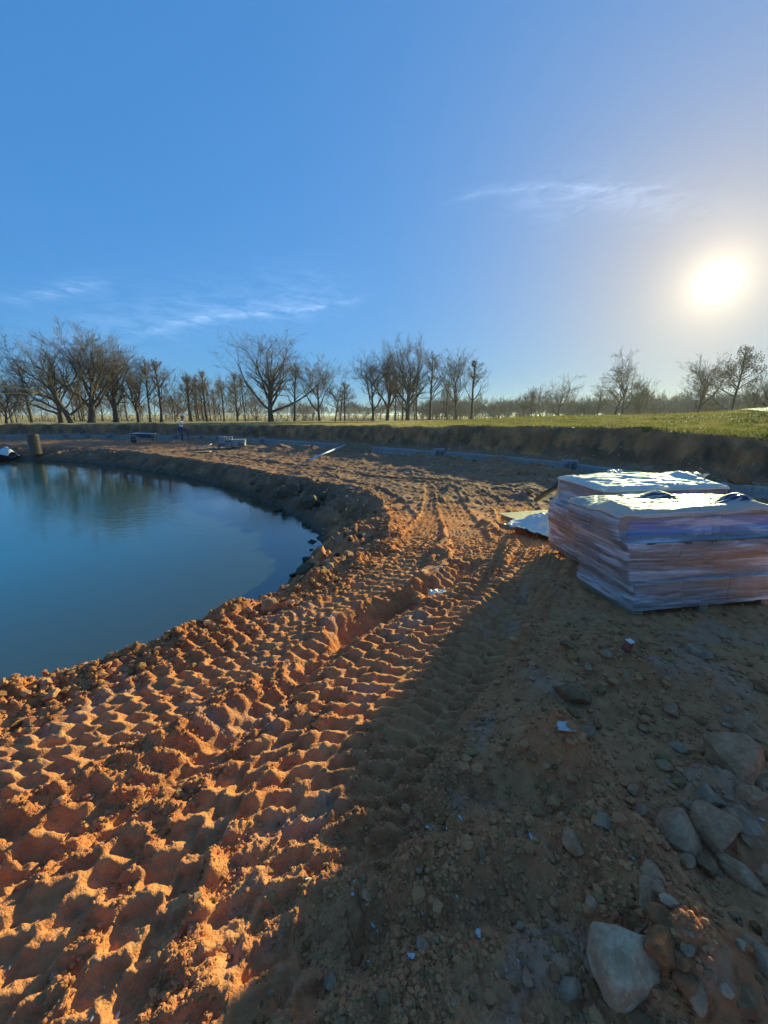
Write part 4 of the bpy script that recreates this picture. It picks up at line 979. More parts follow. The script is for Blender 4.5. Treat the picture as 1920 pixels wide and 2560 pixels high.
def cloth(name, w_, d_, fn, mat, nx=40, ny=30, thick=.004, parent=None, loc=(0, 0, 0), rot=(0, 0, 0)):
    u, v = np.meshgrid(np.linspace(-.5, .5, nx), np.linspace(-.5, .5, ny), indexing='ij')
    X, Y, Zz = fn(u*w_, v*d_, u, v)
    V = np.stack([X, Y, Zz], -1).reshape(-1, 3); i = np.arange(nx-1)[:, None]*ny; j = np.arange(ny-1)[None]
    Fc = np.stack([i+j, i+ny+j, i+ny+j+1, i+j+1], -1).reshape(-1, 4)
    o = link(name, mesh_np(name, V, Fc, True, [mat]), parent, loc, rot)
    if thick: m_ = o.modifiers.new('thick', 'SOLIDIFY'); m_.thickness = thick
    return o
def sheet_mat(name, col, transl=.35, rough=.4, bump=.01, bs=12, spec=.5):
    m_, t, out = material(name); pos = t.new('ShaderNodeTexCoord').outputs['Object']
    n = t.noise(pos, bs, 5, .6, .8); c = t.mix(t.ramp(n, .3, .7), tuple(k*.82 for k in col), col)
    p = t.new('ShaderNodeBsdfPrincipled'); t.put(p.inputs['Base Color'], c); p.inputs['Roughness'].default_value = rough; p.inputs['Specular IOR Level'].default_value = spec
    tr_ = t.new('ShaderNodeBsdfTranslucent'); t.put(tr_.inputs[0], c)
    b = t.new('ShaderNodeBump'); b.inputs['Strength'].default_value = 1; b.inputs['Distance'].default_value = bump; t.put(b.inputs['Height'], n)
    t.put(p.inputs['Normal'], b.outputs[0])
    mx = t.new('ShaderNodeMixShader'); mx.inputs[0].default_value = transl; t.put(mx.inputs[1], p.outputs[0]); t.put(mx.inputs[2], tr_.outputs[0]); t.put(out.inputs[0], mx.outputs[0]); return m_
WSHEET = sheet_mat('white_sheet', (.84, .82, .77), .15); NAVY = sheet_mat('navy_sheet', (.035, .045, .10), .05, .22, .02, 9)
hp = gp(12, 1124); heap = bpy.data.objects.new('tarp_heap', None); C.objects.link(heap); heap.location = (hp[0], hp[1], tz(*hp)); heap.scale = (1, 1, 1.15)
tag(heap, 'heap covered by navy and white tarpaulin at the left edge across the pond', 'tarp')
def fh(X, Y, u, v):
    k = np.exp(-(u*2.2)**2-(v*2.2)**2); return X+.05*vn(X*3, Y*3, 3), Y, .62*k+.06*vn(X*5, Y*4, 4)*k-.02
cloth('navy_tarp', 1.7, 1.2, fh, NAVY, parent=heap)
def fw(X, Y, u, v):
    k = np.exp(-((u-.1)*1.8)**2-(v*2.0)**2); return X+.3, Y-.35, .62*k+.05*vn(X*7, Y*3, 9)*(k+.2)+.03
cloth('white_tarp', .95, .8, fw, WSHEET, parent=heap)
b1 = gp(20, 1119); MB().tube([(b1[0], b1[1], -.15), (b1[0]+1.0, b1[1]+.05, -.13), (cp[0]-.5, cp[1]+.15, -.14)], .06, 6).build('long_timber', PINE)
tag(bpy.data.objects['long_timber'], 'sunlit timber lying between the tarp heap and the ribbed pipe', 'timber')

# ------------------------------------------------------------------ worker
def skin(name, pts, edges, rad, mat, parent, sub=2, root=0):
    me = bpy.data.meshes.new(name); me.from_pydata(pts, edges, []); me.materials.append(mat)
    o = link(name, me, parent); sk = o.modifiers.new('skin', 'SKIN'); sk.use_smooth_shade = True
    for i, r_ in enumerate(rad): me.skin_vertices[0].data[i].radius = (r_, r_) if not isinstance(r_, tuple) else r_
    me.skin_vertices[0].data[root].use_root = True
    s_ = o.modifiers.new('sub', 'SUBSURF'); s_.levels = sub; s_.render_levels = sub
    return o
SKIN = simple('skin', (.36, .20, .13), .6, .05); SHIRT = simple('grey_white_shirt', (.80, .81, .84), .85, .05); JEANS = simple('blue_jeans', (.055, .09, .17), .85, .2, 12)
HAT = simple('pale_cap', (.82, .80, .84), .8, .1); BOOT = simple('boots', (.10, .07, .05), .8, .2); HAIR = simple('dark_hair', (.03, .022, .018), .8, .1)
wp_ = gp(458, 1106); wk = bpy.data.objects.new('person', None); C.objects.link(wk); wk.location = (wp_[0], wp_[1], tz(*wp_)); wk.rotation_euler = (0, 0, R(12))
wk.scale = (1.2, 1.2, 1.2)
tag(wk, 'worker in white t-shirt, blue jeans and pale cap stepping right onto the dirt heap', 'person')
PT = {'pel': (-.05, 0, .93), 'bel': (-.04, 0, 1.08), 'che': (.00, 0, 1.26), 'nck': (.07, 0, 1.44), 'hd0': (.12, 0, 1.55), 'hd1': (.16, 0, 1.66), 'hd2': (.17, 0, 1.74),
      'shL': (.02, .17, 1.36), 'shR': (.04, -.18, 1.35), 'elL': (.20, .24, 1.12), 'elR': (.18, -.25, 1.10), 'waL': (.40, .16, 1.02), 'waR': (.40, -.14, .98), 'haL': (.47, .13, 1.0), 'haR': (.47, -.10, .95),
      'hiL': (-.03, .10, .90), 'hiR': (-.05, -.10, .90), 'knL': (.36, .12, .76), 'knR': (.02, -.12, .47), 'anL': (.31, .12, .40), 'anR': (-.02, -.12, .09), 'toL': (.45, .13, .34), 'toR': (.12, -.13, .04)}
def sub_skin(name, keys, ed, rad, mat, **kw): return skin(name, [PT[k] for k in keys], [(keys.index(a), keys.index(b)) for a, b in ed], [rad[k] for k in keys], mat, wk, **kw)
keys = list(PT)
rad = dict(pel=(.13, .11), bel=(.12, .10), che=(.14, .11), nck=.055, hd0=.075, hd1=.10, hd2=.08, shL=.06, shR=.06, elL=.042, elR=.042, waL=.03, waR=.03, haL=.035, haR=.035, hiL=.085, hiR=.085, knL=.06, knR=.06, anL=.04, anR=.04, toL=.035, toR=.035)
sub_skin('body', keys, [('pel', 'bel'), ('bel', 'che'), ('che', 'nck'), ('nck', 'hd0'), ('hd0', 'hd1'), ('hd1', 'hd2'), ('che', 'shL'), ('che', 'shR'), ('shL', 'elL'), ('elL', 'waL'), ('waL', 'haL'), ('shR', 'elR'), ('elR', 'waR'), ('waR', 'haR'),
         ('pel', 'hiL'), ('pel', 'hiR'), ('hiL', 'knL'), ('hiR', 'knR'), ('knL', 'anL'), ('knR', 'anR'), ('anL', 'toL'), ('anR', 'toR')], rad, SKIN)
g_ = lambda f: {k: (tuple(q*f for q in v) if isinstance(v, tuple) else v*f) for k, v in rad.items()}
PT['slL'] = (.13, .21, 1.21); PT['slR'] = (.12, -.22, 1.20)
r2 = g_(1.22); r2['slL'] = r2['slR'] = .072; r2['pel'] = (.165, .135)
sub_skin('shirt', ['pel', 'bel', 'che', 'shL', 'shR', 'slL', 'slR'], [('pel', 'bel'), ('bel', 'che'), ('che', 'shL'), ('che', 'shR'), ('shL', 'slL'), ('shR', 'slR')], r2, SHIRT)
PT['pe2'] = (-.05, 0, .90); r3 = g_(1.28); r3['pe2'] = (.155, .13); r3['anL'] = r3['anR'] = .065
sub_skin('jeans', ['pe2', 'hiL', 'hiR', 'knL', 'knR', 'anL', 'anR'], [('pe2', 'hiL'), ('pe2', 'hiR'), ('hiL', 'knL'), ('hiR', 'knR'), ('knL', 'anL'), ('knR', 'anR')], r3, JEANS)
for s_ in ('L', 'R'):
    a, b = PT['an'+s_], PT['to'+s_]; skin('boot', [(a[0]-.05, a[1], a[2]-.04), (a[0]+.03, a[1], a[2]-.04), b], [(0, 1), (1, 2)], [.05, .052, .045], BOOT, wk)
V, Fc = rock_data(3, 3, 0, .0, (.25, .21, .17)); cap_ = link('cap', mesh_np('cap', V*1.0, Fc, True, [HAT]), wk, (.165, 0, 1.76))
MB().box((0, 0, 0), (.13, .17, .015)).build('peak', HAT, cap_, loc=(.16, 0, -.02), rot=(0, R(14), 0))
V, Fc = rock_data(4, 3, 0, .0, (.19, .19, .18)); link('hair', mesh_np('hair', V, Fc, True, [HAIR]), wk, (.125, 0, 1.66))
V, Fc = rock_data(6, 2, 0, 0, (.04, .03, .04)); link('nose', mesh_np('nose', V, Fc, True, [SKIN]), wk, (.275, 0, 1.62))

# ------------------------------------------------------------------ wrapped pallet loads
CARD = simple('cardboard', (.37, .29, .195), .85, .18, 5, .001, 60)
CARD_D = simple('dark_carton', (.13, .095, .085), .8, .15, 5)
BLUEP = simple('blue_print', (.02, .22, .80), .5, .12, 2); LOGO = simple('light_blue_print', (.34, .60, .95), .5, .05); PALE = simple('pale_print', (.45, .40, .42), .6, .05)
def film_material(name='stretch_film', density=.5):
    m_, t, out = material(name)
    uv = t.new('ShaderNodeUVMap'); uv.uv_map = 'UVMap'
    v = uv.outputs[0]                                   # u = metres round the load, v = height
    lines = t.noise(t.map(v, (.8, 26, 1)), 2.0, 6, .7, .35); bands = t.noise(t.map(v, (.9, 7.5, 1)), 1.0, 4, .6, .5)
    diag = t.noise(t.map(v, (1.2, 20, 1), (0, 0, R(38))), 1.6, 5, .65, .3)
    dm = t.ramp(t.noise(t.map(v, (1, 1, 1), loc=(7, 3, 0)), 1.6, 3), .42, .62)
    ln = t.mix(dm, lines, diag)
    op = t.m('ADD', t.m('MULTIPLY', t.ramp(ln, .35, .72), .46), t.ramp(bands, .46, .66, 0, .42)); op = t.m('MULTIPLY', t.m('ADD', op, .03), density*2.0, clamp=True)
    tp = t.new('ShaderNodeBsdfTransparent'); tp.inputs[0].default_value = (.94, .95, .97, 1)
    p = t.new('ShaderNodeBsdfPrincipled'); t.put(p.inputs['Base Color'], t.mix(t.ramp(bands, .4, .65), (.54, .60, .68), (.80, .87, .97))); p.inputs['Roughness'].default_value = .28; p.inputs['Specular IOR Level'].default_value = .9
    b = t.new('ShaderNodeBump'); b.inputs['Strength'].default_value = .8; b.inputs['Distance'].default_value = .012; t.put(b.inputs['Height'], t.m('ADD', ln, t.m('MULTIPLY', bands, 1.6)))
    t.put(p.inputs['Normal'], b.outputs[0])
    g = t.new('ShaderNodeBsdfGlossy'); g.inputs['Roughness'].default_value = .16; g.inputs[0].default_value = (.9, .95, 1, 1); t.put(g.inputs['Normal'], b.outputs[0])
    fr = t.new('ShaderNodeFresnel'); fr.inputs[0].default_value = 1.55; t.put(fr.inputs['Normal'], b.outputs[0])
    m1 = t.new('ShaderNodeMixShader'); t.put(m1.inputs[0], op); t.put(m1.inputs[1], tp.outputs[0]); t.put(m1.inputs[2], p.outputs[0])
    m2 = t.new('ShaderNodeMixShader'); t.put(m2.inputs[0], t.m('MULTIPLY', fr.outputs[0], 1.4, clamp=True)); t.put(m2.inputs[1], m1.outputs[0]); t.put(m2.inputs[2], g.outputs[0])
    t.put(out.inputs[0], m2.outputs[0]); return m_
FILM = film_material()
def load(origin, ang, W, D, zs, insets, label, seed, top_kind, zoff=.0):
    """pallet load; local x along the long side, y away; origin is its near left corner at ground"""
    rd = random.Random(seed); root = bpy.data.objects.new('wrapped_pallet_load', None); C.objects.link(root)
    root.location = (origin[0], origin[1], zoff); root.rotation_euler = (0, 0, ang); tag(root, label, 'pallet load')
    for k in range(6): MB().box((0, 0, .095), (W, .085, .02)).build('deck_board', WOOD, root, loc=(W/2, .05+k*(D-.1)/5, 0))
    for k in (.05, W/2, W-.05): MB().box((0, 0, .045), (.09, D, .08)).build('stringer', WOOD, root, loc=(k, D/2, 0))
    for k in range(3): MB().box((0, 0, 0), (W-.02, .09, .018)).build('bottom_board', WOOD, root, loc=(W/2, .05+k*(D-.1)/2, .009-.02))
    for li in range(len(zs)-1):
        z0, z1 = zs[li], zs[li+1]; x0, y0, x1, y1 = insets[li]
        nx = 3 if li % 2 == 0 else 2; ny = 2
        X0, X1, Y0, Y1 = x0, W-x1, y0, D-y1
        for a in range(nx):
            for b in range(ny):
                cx = X0+(X1-X0)*(a+.5)/nx; cy = Y0+(Y1-Y0)*(b+.5)/ny
                MB().box((0, 0, 0), ((X1-X0)/nx-.006, (Y1-Y0)/ny-.006, z1-z0-.008)).build('carton', CARD_D if (a+b+li) % 5 == 4 else CARD, root, bevel=.006, loc=(cx+rd.uniform(-.004, .004), cy+rd.uniform(-.004, .004), (z0+z1)/2), rot=(0, 0, rd.uniform(-.006, .006)))
    # stretch film round the stack
    nu, nvv = 260, 70; ztop = zs[-1]; zb = .085
    u = np.linspace(0, 1, nu, endpoint=False); vz = np.linspace(0, 1, nvv)
    per = 2*(W+D); s_ = u*per
    def perim(s_, x0, y0, x1, y1, rr_=.035):
        w_, d_ = W-x0-x1, D-y0-y1; P = 2*(w_+d_); q = s_/per*P
        pts = np.zeros((len(q), 2)); nn = np.zeros((len(q), 2))
        c = [w_, w_+d_, 2*w_+d_, P]
        k = q < c[0]; pts[k] = np.stack([q[k], 0*q[k]], 1); nn[k] = (0, -1)
        k = (q >= c[0])&(q < c[1]); pts[k] = np.stack([0*q[k]+w_, q[k]-c[0]], 1); nn[k] = (1, 0)
        k = (q >= c[1])&(q < c[2]); pts[k] = np.stack([w_-(q[k]-c[1]), 0*q[k]+d_], 1); nn[k] = (0, 1)
        k = q >= c[2]; pts[k] = np.stack([0*q[k], d_-(q[k]-c[2])], 1); nn[k] = (-1, 0)
        return pts+np.array([x0, y0]), nn
    V = np.zeros((nvv, nu, 3)); 
    for i, v_ in enumerate(vz):
        z = zb+(ztop+.02-zb)*v_
        ins = np.array([np.interp(z, [(zs[k]+zs[k+1])/2 for k in range(len(zs)-1)], [insets[k][j] for k in range(len(zs)-1)]) for j in range(4)])
        li = max(0, min(len(zs)-2, int(np.searchsorted(zs, z)-1))); ins2 = np.array(insets[li]); ins = .35*ins+.65*np.minimum(ins, ins2)
        P, N = perim(s_, *ins)
        wr = .0025*vn(s_*2.0+seed, np.full_like(s_, z*34), 5)+.003*vn(s_*1.1, np.full_like(s_, z*9+seed), 6)+.003*vn(s_*9+z*22, np.full_like(s_, z*16), 7)
        cr = .006*(z < .2)*vn(s_*14, np.full_like(s_, z*6), 9)
        P = P+N*(.012+np.abs(wr)+cr+.02*max(0, (.16-z)/.1)*.5)[:, None]
        V[i, :, :2] = P; V[i, :, 2] = z+.006*vn(s_*3, np.full_like(s_, z*3), 8)*(1 if v_ > .02 else 2.0)
    i = np.arange(nvv-1)[:, None]*nu; j = np.arange(nu)[None]; j2 = (j+1) % nu
    Fc = np.stack([i+j, i+j2, i+nu+j2, i+nu+j], -1).reshape(-1, 4)
    me = mesh_np('stretch_film', V.reshape(-1, 3), Fc, True, [FILM])
    uvl = me.uv_layers.new(name='UVMap'); U = np.zeros((len(Fc), 4, 2)); S = np.append(s_, per)
    jj_ = np.tile(np.arange(nu), nvv-1); iv = np.repeat(np.arange(nvv-1), nu); zz = zb+(ztop-zb)*vz
    U[:, 0] = np.stack([S[jj_], zz[iv]], 1); U[:, 1] = np.stack([S[jj_+1], zz[iv]], 1); U[:, 2] = np.stack([S[jj_+1], zz[iv+1]], 1); U[:, 3] = np.stack([S[jj_], zz[iv+1]], 1)
    uvl.data.foreach_set('uv', U.astype(np.float32).ravel()); link('stretch_film', me, root)
    # wrinkled top sheet with a turned down edge
    x0, y0, x1, y1 = insets[-1]
    def topf(X, Y, u_, v_):
        xx = u_+.5; yy = v_+.5
        e = np.minimum(np.minimum(xx, 1-xx)*2*1.3, np.minimum(yy, 1-yy)*2*.9); e = np.clip(e, 0, 1)
        body = ss(0, .16, e); cx_ = np.clip((xx-.5)*1.04, -.510, .510)*(W-x0-x1+.012)+(x0+(W-x1))/2; cy_ = np.clip((yy-.5)*1.05, -.513, .513)*(D-y0-y1+.012)+(y0+(D-y1))/2
        wrk = fbm(X*2.5+4*seed, Y*9+2.2*vn(X*3, Y*3, 2), 3, 11, ridge=True)*.008+fbm(X*5, Y*5, 2, 13)*.006
        fold = (np.abs(vn(X*2.0+seed, Y*4.0+X*2.0, 17))*.022+.006*ss(.5, 1, fbm(X*1.5+Y*9, Y*14, 2, 19, ridge=True)))
        z = ztop-.022*(1-ss(0, .05, e))+.008+body*(.014+wrk*(.9 if top_kind == 'navy' else .7)+fold)
        if top_kind == 'navy': z = z+.10*np.exp(-(((xx-.80)/.09)**2+((yy-.25)/.22)**2))+.06*np.exp(-(((xx-.06)/.06)**2+((yy-.25)/.2)**2))+.05*np.exp(-(((xx-.55)/.08)**2+((yy-.85)/.1)**2))
        else: z = z+.05*np.exp(-(((xx-.5)/.4)**2+((yy-.6)/.35)**2))+.06*np.exp(-(((xx-.92)/.06)**2+((yy-.5)/.3)**2))
        return cx_, cy_, z
    o = cloth('top_sheet', W, D, topf, TOPW if top_kind == 'white' else TOPN, 150, 110, 0, root)
    if top_kind == 'white':
        V = []; Fc2 = []; n_ = 0; mb = MB()
        for bx, by in ((W*.42, D*.8), (W*.46, D*.82), (W*.93, D*.55), (W*.96, D*.5), (W*.985, D*.42)):
            for k in range(7):
                a = rd.uniform(0, 6.28); L = rd.uniform(.04, .09)
                mb.tube([(bx, by, ztop+.05), (bx+math.cos(a)*L*.5, by+math.sin(a)*L*.5, ztop+.09), (bx+math.cos(a)*L, by+math.sin(a)*L, ztop+.06+rd.uniform(0, .06))], [.02, .016, .004], 5)
        mb.build('gathered_knot', WSHEET, root, smooth=True)
    return root
TOPW = sheet_mat('cream_film', (.80, .75, .65), .10, .6, .004, 6, .25)
def navy_top():
    m_, t, out = material('navy_film_top'); pos = t.new('ShaderNodeTexCoord').outputs['Object']
    sp_ = t.new('ShaderNodeSeparateXYZ'); t.l.new(pos, sp_.inputs[0])
    n = t.noise(t.map(pos, (3, 11, 3)), 1.6, 5, .6, 1.2); e = t.noise(pos, 5, 3)
    # white film laps over the edges, navy bag shows in the middle
    ex = t.m('ABSOLUTE', t.m('DIVIDE', t.m('SUBTRACT', sp_.outputs[0], .62), .60)); ey = t.m('ABSOLUTE', t.m('DIVIDE', t.m('SUBTRACT', sp_.outputs[1], .40), .30))
    mid = t.ramp(t.m('ADD', t.m('MAXIMUM', ex, ey), t.m('MULTIPLY', t.m('SUBTRACT', e, .5), .8)), .80, .98, 1, 0)
    f = t.m('MULTIPLY', mid, t.ramp(n, .49, .56, 1, 0))
    p = t.new('ShaderNodeBsdfPrincipled'); t.put(p.inputs['Base Color'], t.mix(f, (.70, .66, .58), (.03, .035, .085))); t.put(p.inputs['Roughness'], t.ramp(f, 0, 1, .6, .38)); p.inputs['Specular IOR Level'].default_value = .3
    b = t.new('ShaderNodeBump'); b.inputs['Strength'].default_value = 1; b.inputs['Distance'].default_value = .014; t.put(b.inputs['Height'], t.noise(t.map(pos, (3, 10, 3)), 2.4, 4, .5, 1.0)); t.put(p.inputs['Normal'], b.outputs[0])
    tr_ = t.new('ShaderNodeBsdfTranslucent'); t.put(tr_.inputs[0], (.7, .68, .62)); mx = t.new('ShaderNodeMixShader'); t.put(mx.inputs[0], t.m('MULTIPLY', t.m('SUBTRACT', 1.0, f), .4))
    t.put(mx.inputs[1], p.outputs[0]); t.put(mx.inputs[2], tr_.outputs[0]); t.put(out.inputs[0], mx.outputs[0]); return m_
TOPN = navy_top()
N0 = np.array((2.08, 3.05)); ANG = R(9.0)
front = load(N0, ANG, 1.36, .72, [.115, .32, .50, .66, .87], [(-.02, 0, 0, 0), (-.09, .03, .03, 0), (-.12, .01, .02, .01), (-.20, .07, .02, .01)],
             'nearest load of film wrapped cartons, navy and white crumpled top, blue printed side', 1, 'navy')
backl = load((2.26, 4.02), R(7), 1.5, .95, [.115, .36, .62, .90], [(.0, 0, 0, 0), (-.05, .0, .03, .0), (.02, .05, .05, .05)],
             'farther load of cartons in clear film with a bulging cream plastic top', 5, 'white')
# printed side of the top carton layer on the near load
W_ = 1.36; xl, xr, yf = -.20, W_-.02, .07
MB().box((0, 0, 0), (xr-xl-.10, .003, .135)).build('blue_panel', BLUEP, front, loc=((xl+xr)/2+.045, yf-.003, .765))
lg = bpy.data.objects.new('printed_logo', None)
def quadprism(name, P, mat, parent, y):
    mb = MB(); b = [(x, y-.0025, z) for x, z in P]+[(x, y, z) for x, z in P]; n = len(P)
    mb.v = b; mb.f = [tuple(range(n))[::-1], tuple(range(n, 2*n))]+[(i, (i+1) % n, n+(i+1) % n, n+i) for i in range(n)]
    return mb.build(name, mat, parent)
lx, lz, k = .60, .832, .0052                      # logo scale: metres per drawing unit
def LP(pts): return [(lx+x*k, lz-z*k*1.02) for x, z in pts]
quadprism('logo_mark', LP([(0, 0), (12.5, -1), (17, 27), (4.5, 28), (2.5, 9)]), LOGO, front, yf-.006)
quadprism('logo_mark', LP([(14.5, -1.2), (26, -2), (27.2, -1), (27.5, 9), (26, 10.5), (17.5, 11), (15.8, 9)]), LOGO, front, yf-.006)
quadprism('logo_mark', LP([(17.5, 13), (27.5, 12.2), (29.5, 14), (31.5, 22.5), (29.5, 25), (20.5, 26)]), LOGO, front, yf-.006)
MB().box((0, 0, 0), (W_-.06, .003, .05)).build('dark_strip', CARD_D, front, loc=(W_/2+.0, .005, .632))
mbx = MB()
for i in range(9):                               # worn, unreadable pale lettering on the dark strip
    x = .66+i*.026
    mbx.box((x, 0, .632), (.004, .002, .022)); mbx.box((x+.008, 0, .632+(.009 if i % 2 else -.009)), (.010, .002, .004))
    if i % 3: mbx.box((x+.014, 0, .632), (.004, .002, .02))
mbx.build('faded_lettering', PALE, front, loc=(0, .002, 0))
# loose film tail under the near corner
# ------------------------------------------------------------------ boards, plastic and tube left of the loads
A0 = gp(1290, 1262); bdk = bpy.data.objects.new('board_platform', None); C.objects.link(bdk)
bdk.location = (2.62, 5.5, tz(2.7, 6.1)+.02); bdk.rotation_euler = (R(-1.2), R(.5), R(17.5)); tag(bdk, 'sunlit pale board platform lying on the dirt left of the wrapped loads', 'boards')
for k in range(14): MB().box((0, 0, .10), (2.0, .118, .022)).build('board', PINE, bdk, loc=(1.0+rr.uniform(-.02, .02), .06+k*.123, rr.uniform(-.003, .003)))
for k in (.1, 1.0, 1.9): MB().box((0, 0, .045), (.09, 1.7, .08)).build('bearer', WOOD, bdk, loc=(k, .86, 0))
def crumple(X, Y, u, v):
    e = np.clip(1-np.maximum(np.abs(u), np.abs(v))*2, 0, 1)
    pk = np.exp(-(((u-.08)/.26)**2+((v-.05)/.28)**2)); n = fbm(X*5, Y*5+X*3, 4, 63, ridge=True)
    return X+.05*vn(Y*5, X*4, 1), Y+.05*vn(X*6, Y*6, 2), .02+.20*pk+.035*n*(.3+e)+.03*np.abs(vn(X*9, Y*9, 4))
ps = cloth('plastic_sheet', .95, 1.0, crumple, WSHEET, 70, 60, .003, None, (2.56, 6.05, tz(2.6, 6.1)+.12), (0, 0, R(30))); tag(ps, 'crumpled white plastic sheet thrown over the board platform', 'plastic sheet')
def crumple2(X, Y, u, v):
    return X, Y, .03+.10*np.exp(-((u/.25)**2+(v/.3)**2))+.03*np.abs(fbm(X*9, Y*9, 3, 66, ridge=True))
p_ = gp(1312, 1292); o = cloth('plastic_bag', .34, .22, crumple2, WSHEET, 36, 28, .003, None, (p_[0], p_[1], tz(*p_)), (0, 0, .4)); tag(o, 'small crumpled plastic bag left of the plastic sheet', 'plastic bag')
TUBE = simple('black_tube', (.02, .02, .024), .35, .1)
a_, b_ = at(1340, 1250, .22), at(1404, 1207, .66)
tb = MB().tube([(a_[0], a_[1], .22), (b_[0]+.03, b_[1]+.0, .68)], .043, 14, False).build('black_tube', TUBE, smooth=True); tb.modifiers.new('t', 'SOLIDIFY').thickness = .008
tag(tb, 'black plastic tube leaning on the farther wrapped load', 'tube')
p_ = at(1283, 1262, .02); MB().tube([(p_[0]+.10*math.cos(a)*(1+.1*math.sin(3*a)), p_[1]+.05*math.sin(a), tz(*p_)+.05+.07*math.sin(a+.6)) for a in np.linspace(0, 6.0, 22)], .008, 6).build('white_cord', WSHEET, smooth=True)
tag(bpy.data.objects['white_cord'], 'loop of white cord on the dirt left of the boards', 'cord')
p_ = gp(1095, 1466); o = cloth('plastic_scrap', .17, .10, lambda X, Y, u, v: (X+.02*vn(X*20, Y*20, 1), Y, .012+.03*np.abs(vn(X*26, Y*26, 3))+.01*vn(X*60, Y*60, 4)), WSHEET, 24, 18, .002, None, (p_[0], p_[1], tz(*p_)+.015), (0, 0, .3)); tag(o, 'torn scrap of white plastic in the tyre marks', 'scrap')
RED = simple('faded_red', (.34, .08, .05), .6, .3, 20)
p_ = gp(1558, 1665); cn = bpy.data.objects.new('crushed_carton', None); C.objects.link(cn); cn.location = (p_[0], p_[1], tz(*p_)); cn.rotation_euler = (.2, .15, .5)
MB().box((0, 0, .03), (.055, .05, .065), 0, .85).build('body', RED, cn, bevel=.006); MB().box((0, 0, .07), (.05, .045, .014), 0, .8).build('lid', WSHEET, cn, bevel=.004)
tag(cn, 'small crushed red carton with a white lid in the shade below the boxes', 'litter')
# low stack of boards glimpsed past the right end of the near load
st_ = bpy.data.objects.new('plank_stack', None); C.objects.link(st_); st_.location = (4.95, 4.55, tz(4.95, 4.55)); st_.rotation_euler = (0, 0, R(8)); tag(st_, 'low stack of planks glimpsed at the right edge past the near load', 'planks')
for k in range(4): MB().box((0, 0, .03+k*.06), (1.5, .25, .05)).build('plank', PINE, st_, bevel=.004, loc=(rr.uniform(-.03, .03), rr.uniform(-.02, .02), 0))

# ------------------------------------------------------------------ far things on the right hill
PATH = simple('pale_path', (.55, .50, .44), .9, .1, 1)
pp_ = []
for px, d in ((1855, 46), (1890, 38), (1925, 33), (1980, 29), (2100, 26)):
    dd_ = ray(px, 1040); k_ = d/math.hypot(dd_[0], dd_[1]); pp_.append(np.array((dd_[0]*k_, dd_[1]*k_)))
SL = smooth_line(pp_, .8); V = []; Fc = []
for i, p in enumerate(SL):
    t_ = SL[min(i+1, len(SL)-1)]-SL[max(i-1, 0)]; t_ /= np.linalg.norm(t_); n_ = np.array((-t_[1], t_[0]))
    for s_ in np.linspace(-1.3, 1.3, 5): q_ = p+n_*s_; V.append((q_[0], q_[1], tz(q_[0], q_[1])+.05))
for i in range(len(SL)-1):
    for j in range(4): Fc.append((i*5+j, i*5+j+1, (i+1)*5+j+1, (i+1)*5+j))
tag(link('path', mesh_np('path', V, Fc, True, [PATH])), 'pale path over the crest of the hill at the right edge', kind='structure')
PAINTS = [simple('paint_%s' % n_, c_, .35, .05) for n_, c_ in (('white', (.75, .75, .75)), ('dark', (.05, .06, .07)), ('silver', (.45, .46, .48)))]
GLASS = simple('dark_glass', (.03, .035, .04), .1, .05)
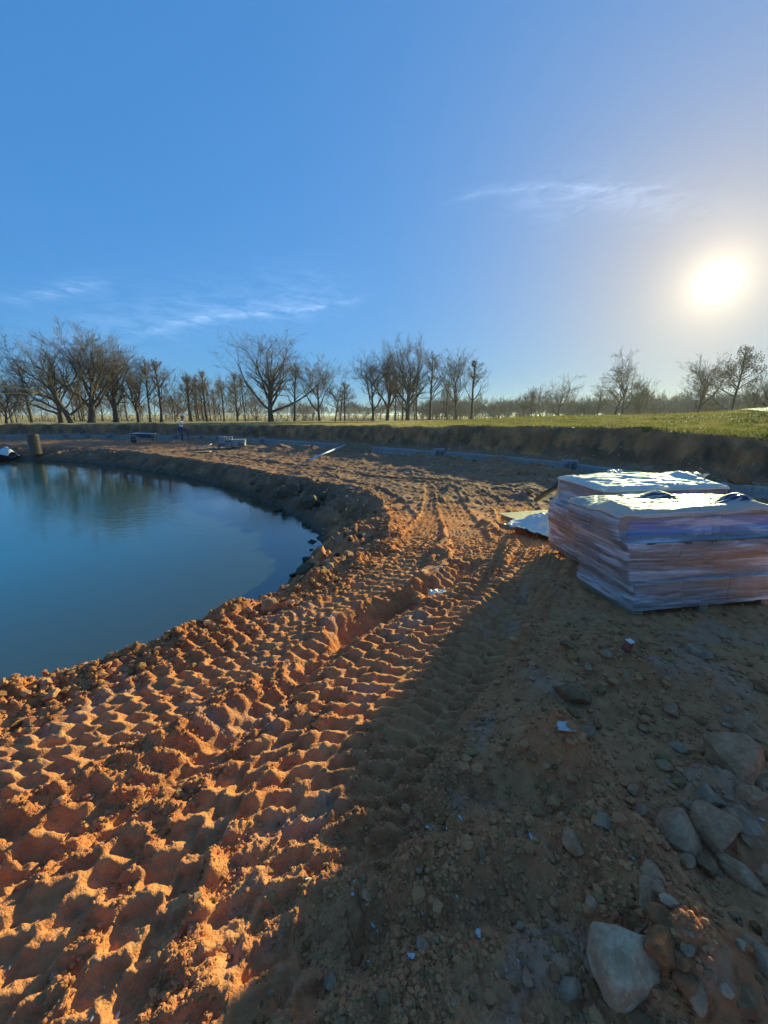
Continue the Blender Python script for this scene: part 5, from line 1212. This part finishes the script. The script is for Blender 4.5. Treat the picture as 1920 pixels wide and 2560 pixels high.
def car(px, D, paint, rz, label):
    d = ray(px, 1040); k_ = D/math.hypot(d[0], d[1]); x, y = d[0]*k_, d[1]*k_; z = tz(x, y)
    o = bpy.data.objects.new('parked_car', None); C.objects.link(o); o.location = (x, y, z); o.rotation_euler = (0, 0, rz); tag(o, label, 'car', 'cars parked far behind the hill')
    mb = MB(); prof_ = [(-2.2, .35), (2.2, .35), (2.25, .75), (1.2, .92), (.5, 1.42), (-1.0, 1.45), (-1.75, .98), (-2.2, .9)]; n = len(prof_)
    mb.v = [(a, -.85, b) for a, b in prof_]+[(a, .85, b) for a, b in prof_]; mb.f = [tuple(range(n)), tuple(range(n, 2*n))[::-1]]+[(i, n+i, n+(i+1) % n, (i+1) % n) for i in range(n)]
    mb.build('body', paint, o, bevel=.05)
    for s_ in (-1, 1): MB().hexa([(-.95, .86*s_, .95), (.95, .86*s_, .95), (.95, .87*s_, .95), (-.95, .87*s_, .95), (-.85, .86*s_, 1.36), (.45, .86*s_, 1.36), (.45, .87*s_, 1.36), (-.85, .87*s_, 1.36)]).build('side_window', GLASS, o)
    for wx in (-1.35, 1.4):
        for s_ in (-1, 1): MB().tube([(wx, .7*s_, .33), (wx, .88*s_, .33)], .33, 14).build('wheel', RUB, o)
car(1672, 175, PAINTS[1], .3, 'dark car parked in the dip behind the hill crest'); car(1622, 190, PAINTS[0], 1.2, 'white car parked left of the dark one behind the hill')
car(1785, 200, PAINTS[2], .8, 'silver car parked far off under the rusty tree'); car(1700, 215, PAINTS[0], 2.2, 'white car farthest away between the hill trees'); car(1570, 205, PAINTS[2], 1.7, 'silver car parked behind the tall crooked tree')
d = ray(1733, 1040); k_ = 80/math.hypot(d[0], d[1]); sx_, sy_ = d[0]*k_, d[1]*k_; sz_ = tz(sx_, sy_)
sg = bpy.data.objects.new('post_sign', None); C.objects.link(sg); sg.location = (sx_, sy_, sz_); tag(sg, 'small white board on a thin post beyond the hill crest', 'sign')
MB().tube([(0, 0, 0), (0, 0, 3.6)], .04, 6).build('post', STEEL, sg); MB().box((0, 0, 3.7), (.95, .04, .24)).build('board', PAINTS[0], sg)

# ------------------------------------------------------------------ air
hz, t, out = material('haze_air')
pv = t.new('ShaderNodeVolumePrincipled'); pv.inputs['Color'].default_value = (.86, .90, 1.0, 1); pv.inputs['Density'].default_value = .0002; pv.inputs['Anisotropy'].default_value = .5
t.l.new(pv.outputs[0], out.inputs['Volume'])
hb = MB().box((0, 0, 10), (12400, 12400, 30)).build('haze', hz); tag(hb, 'thin winter haze over the fields', 'haze', kind='stuff')
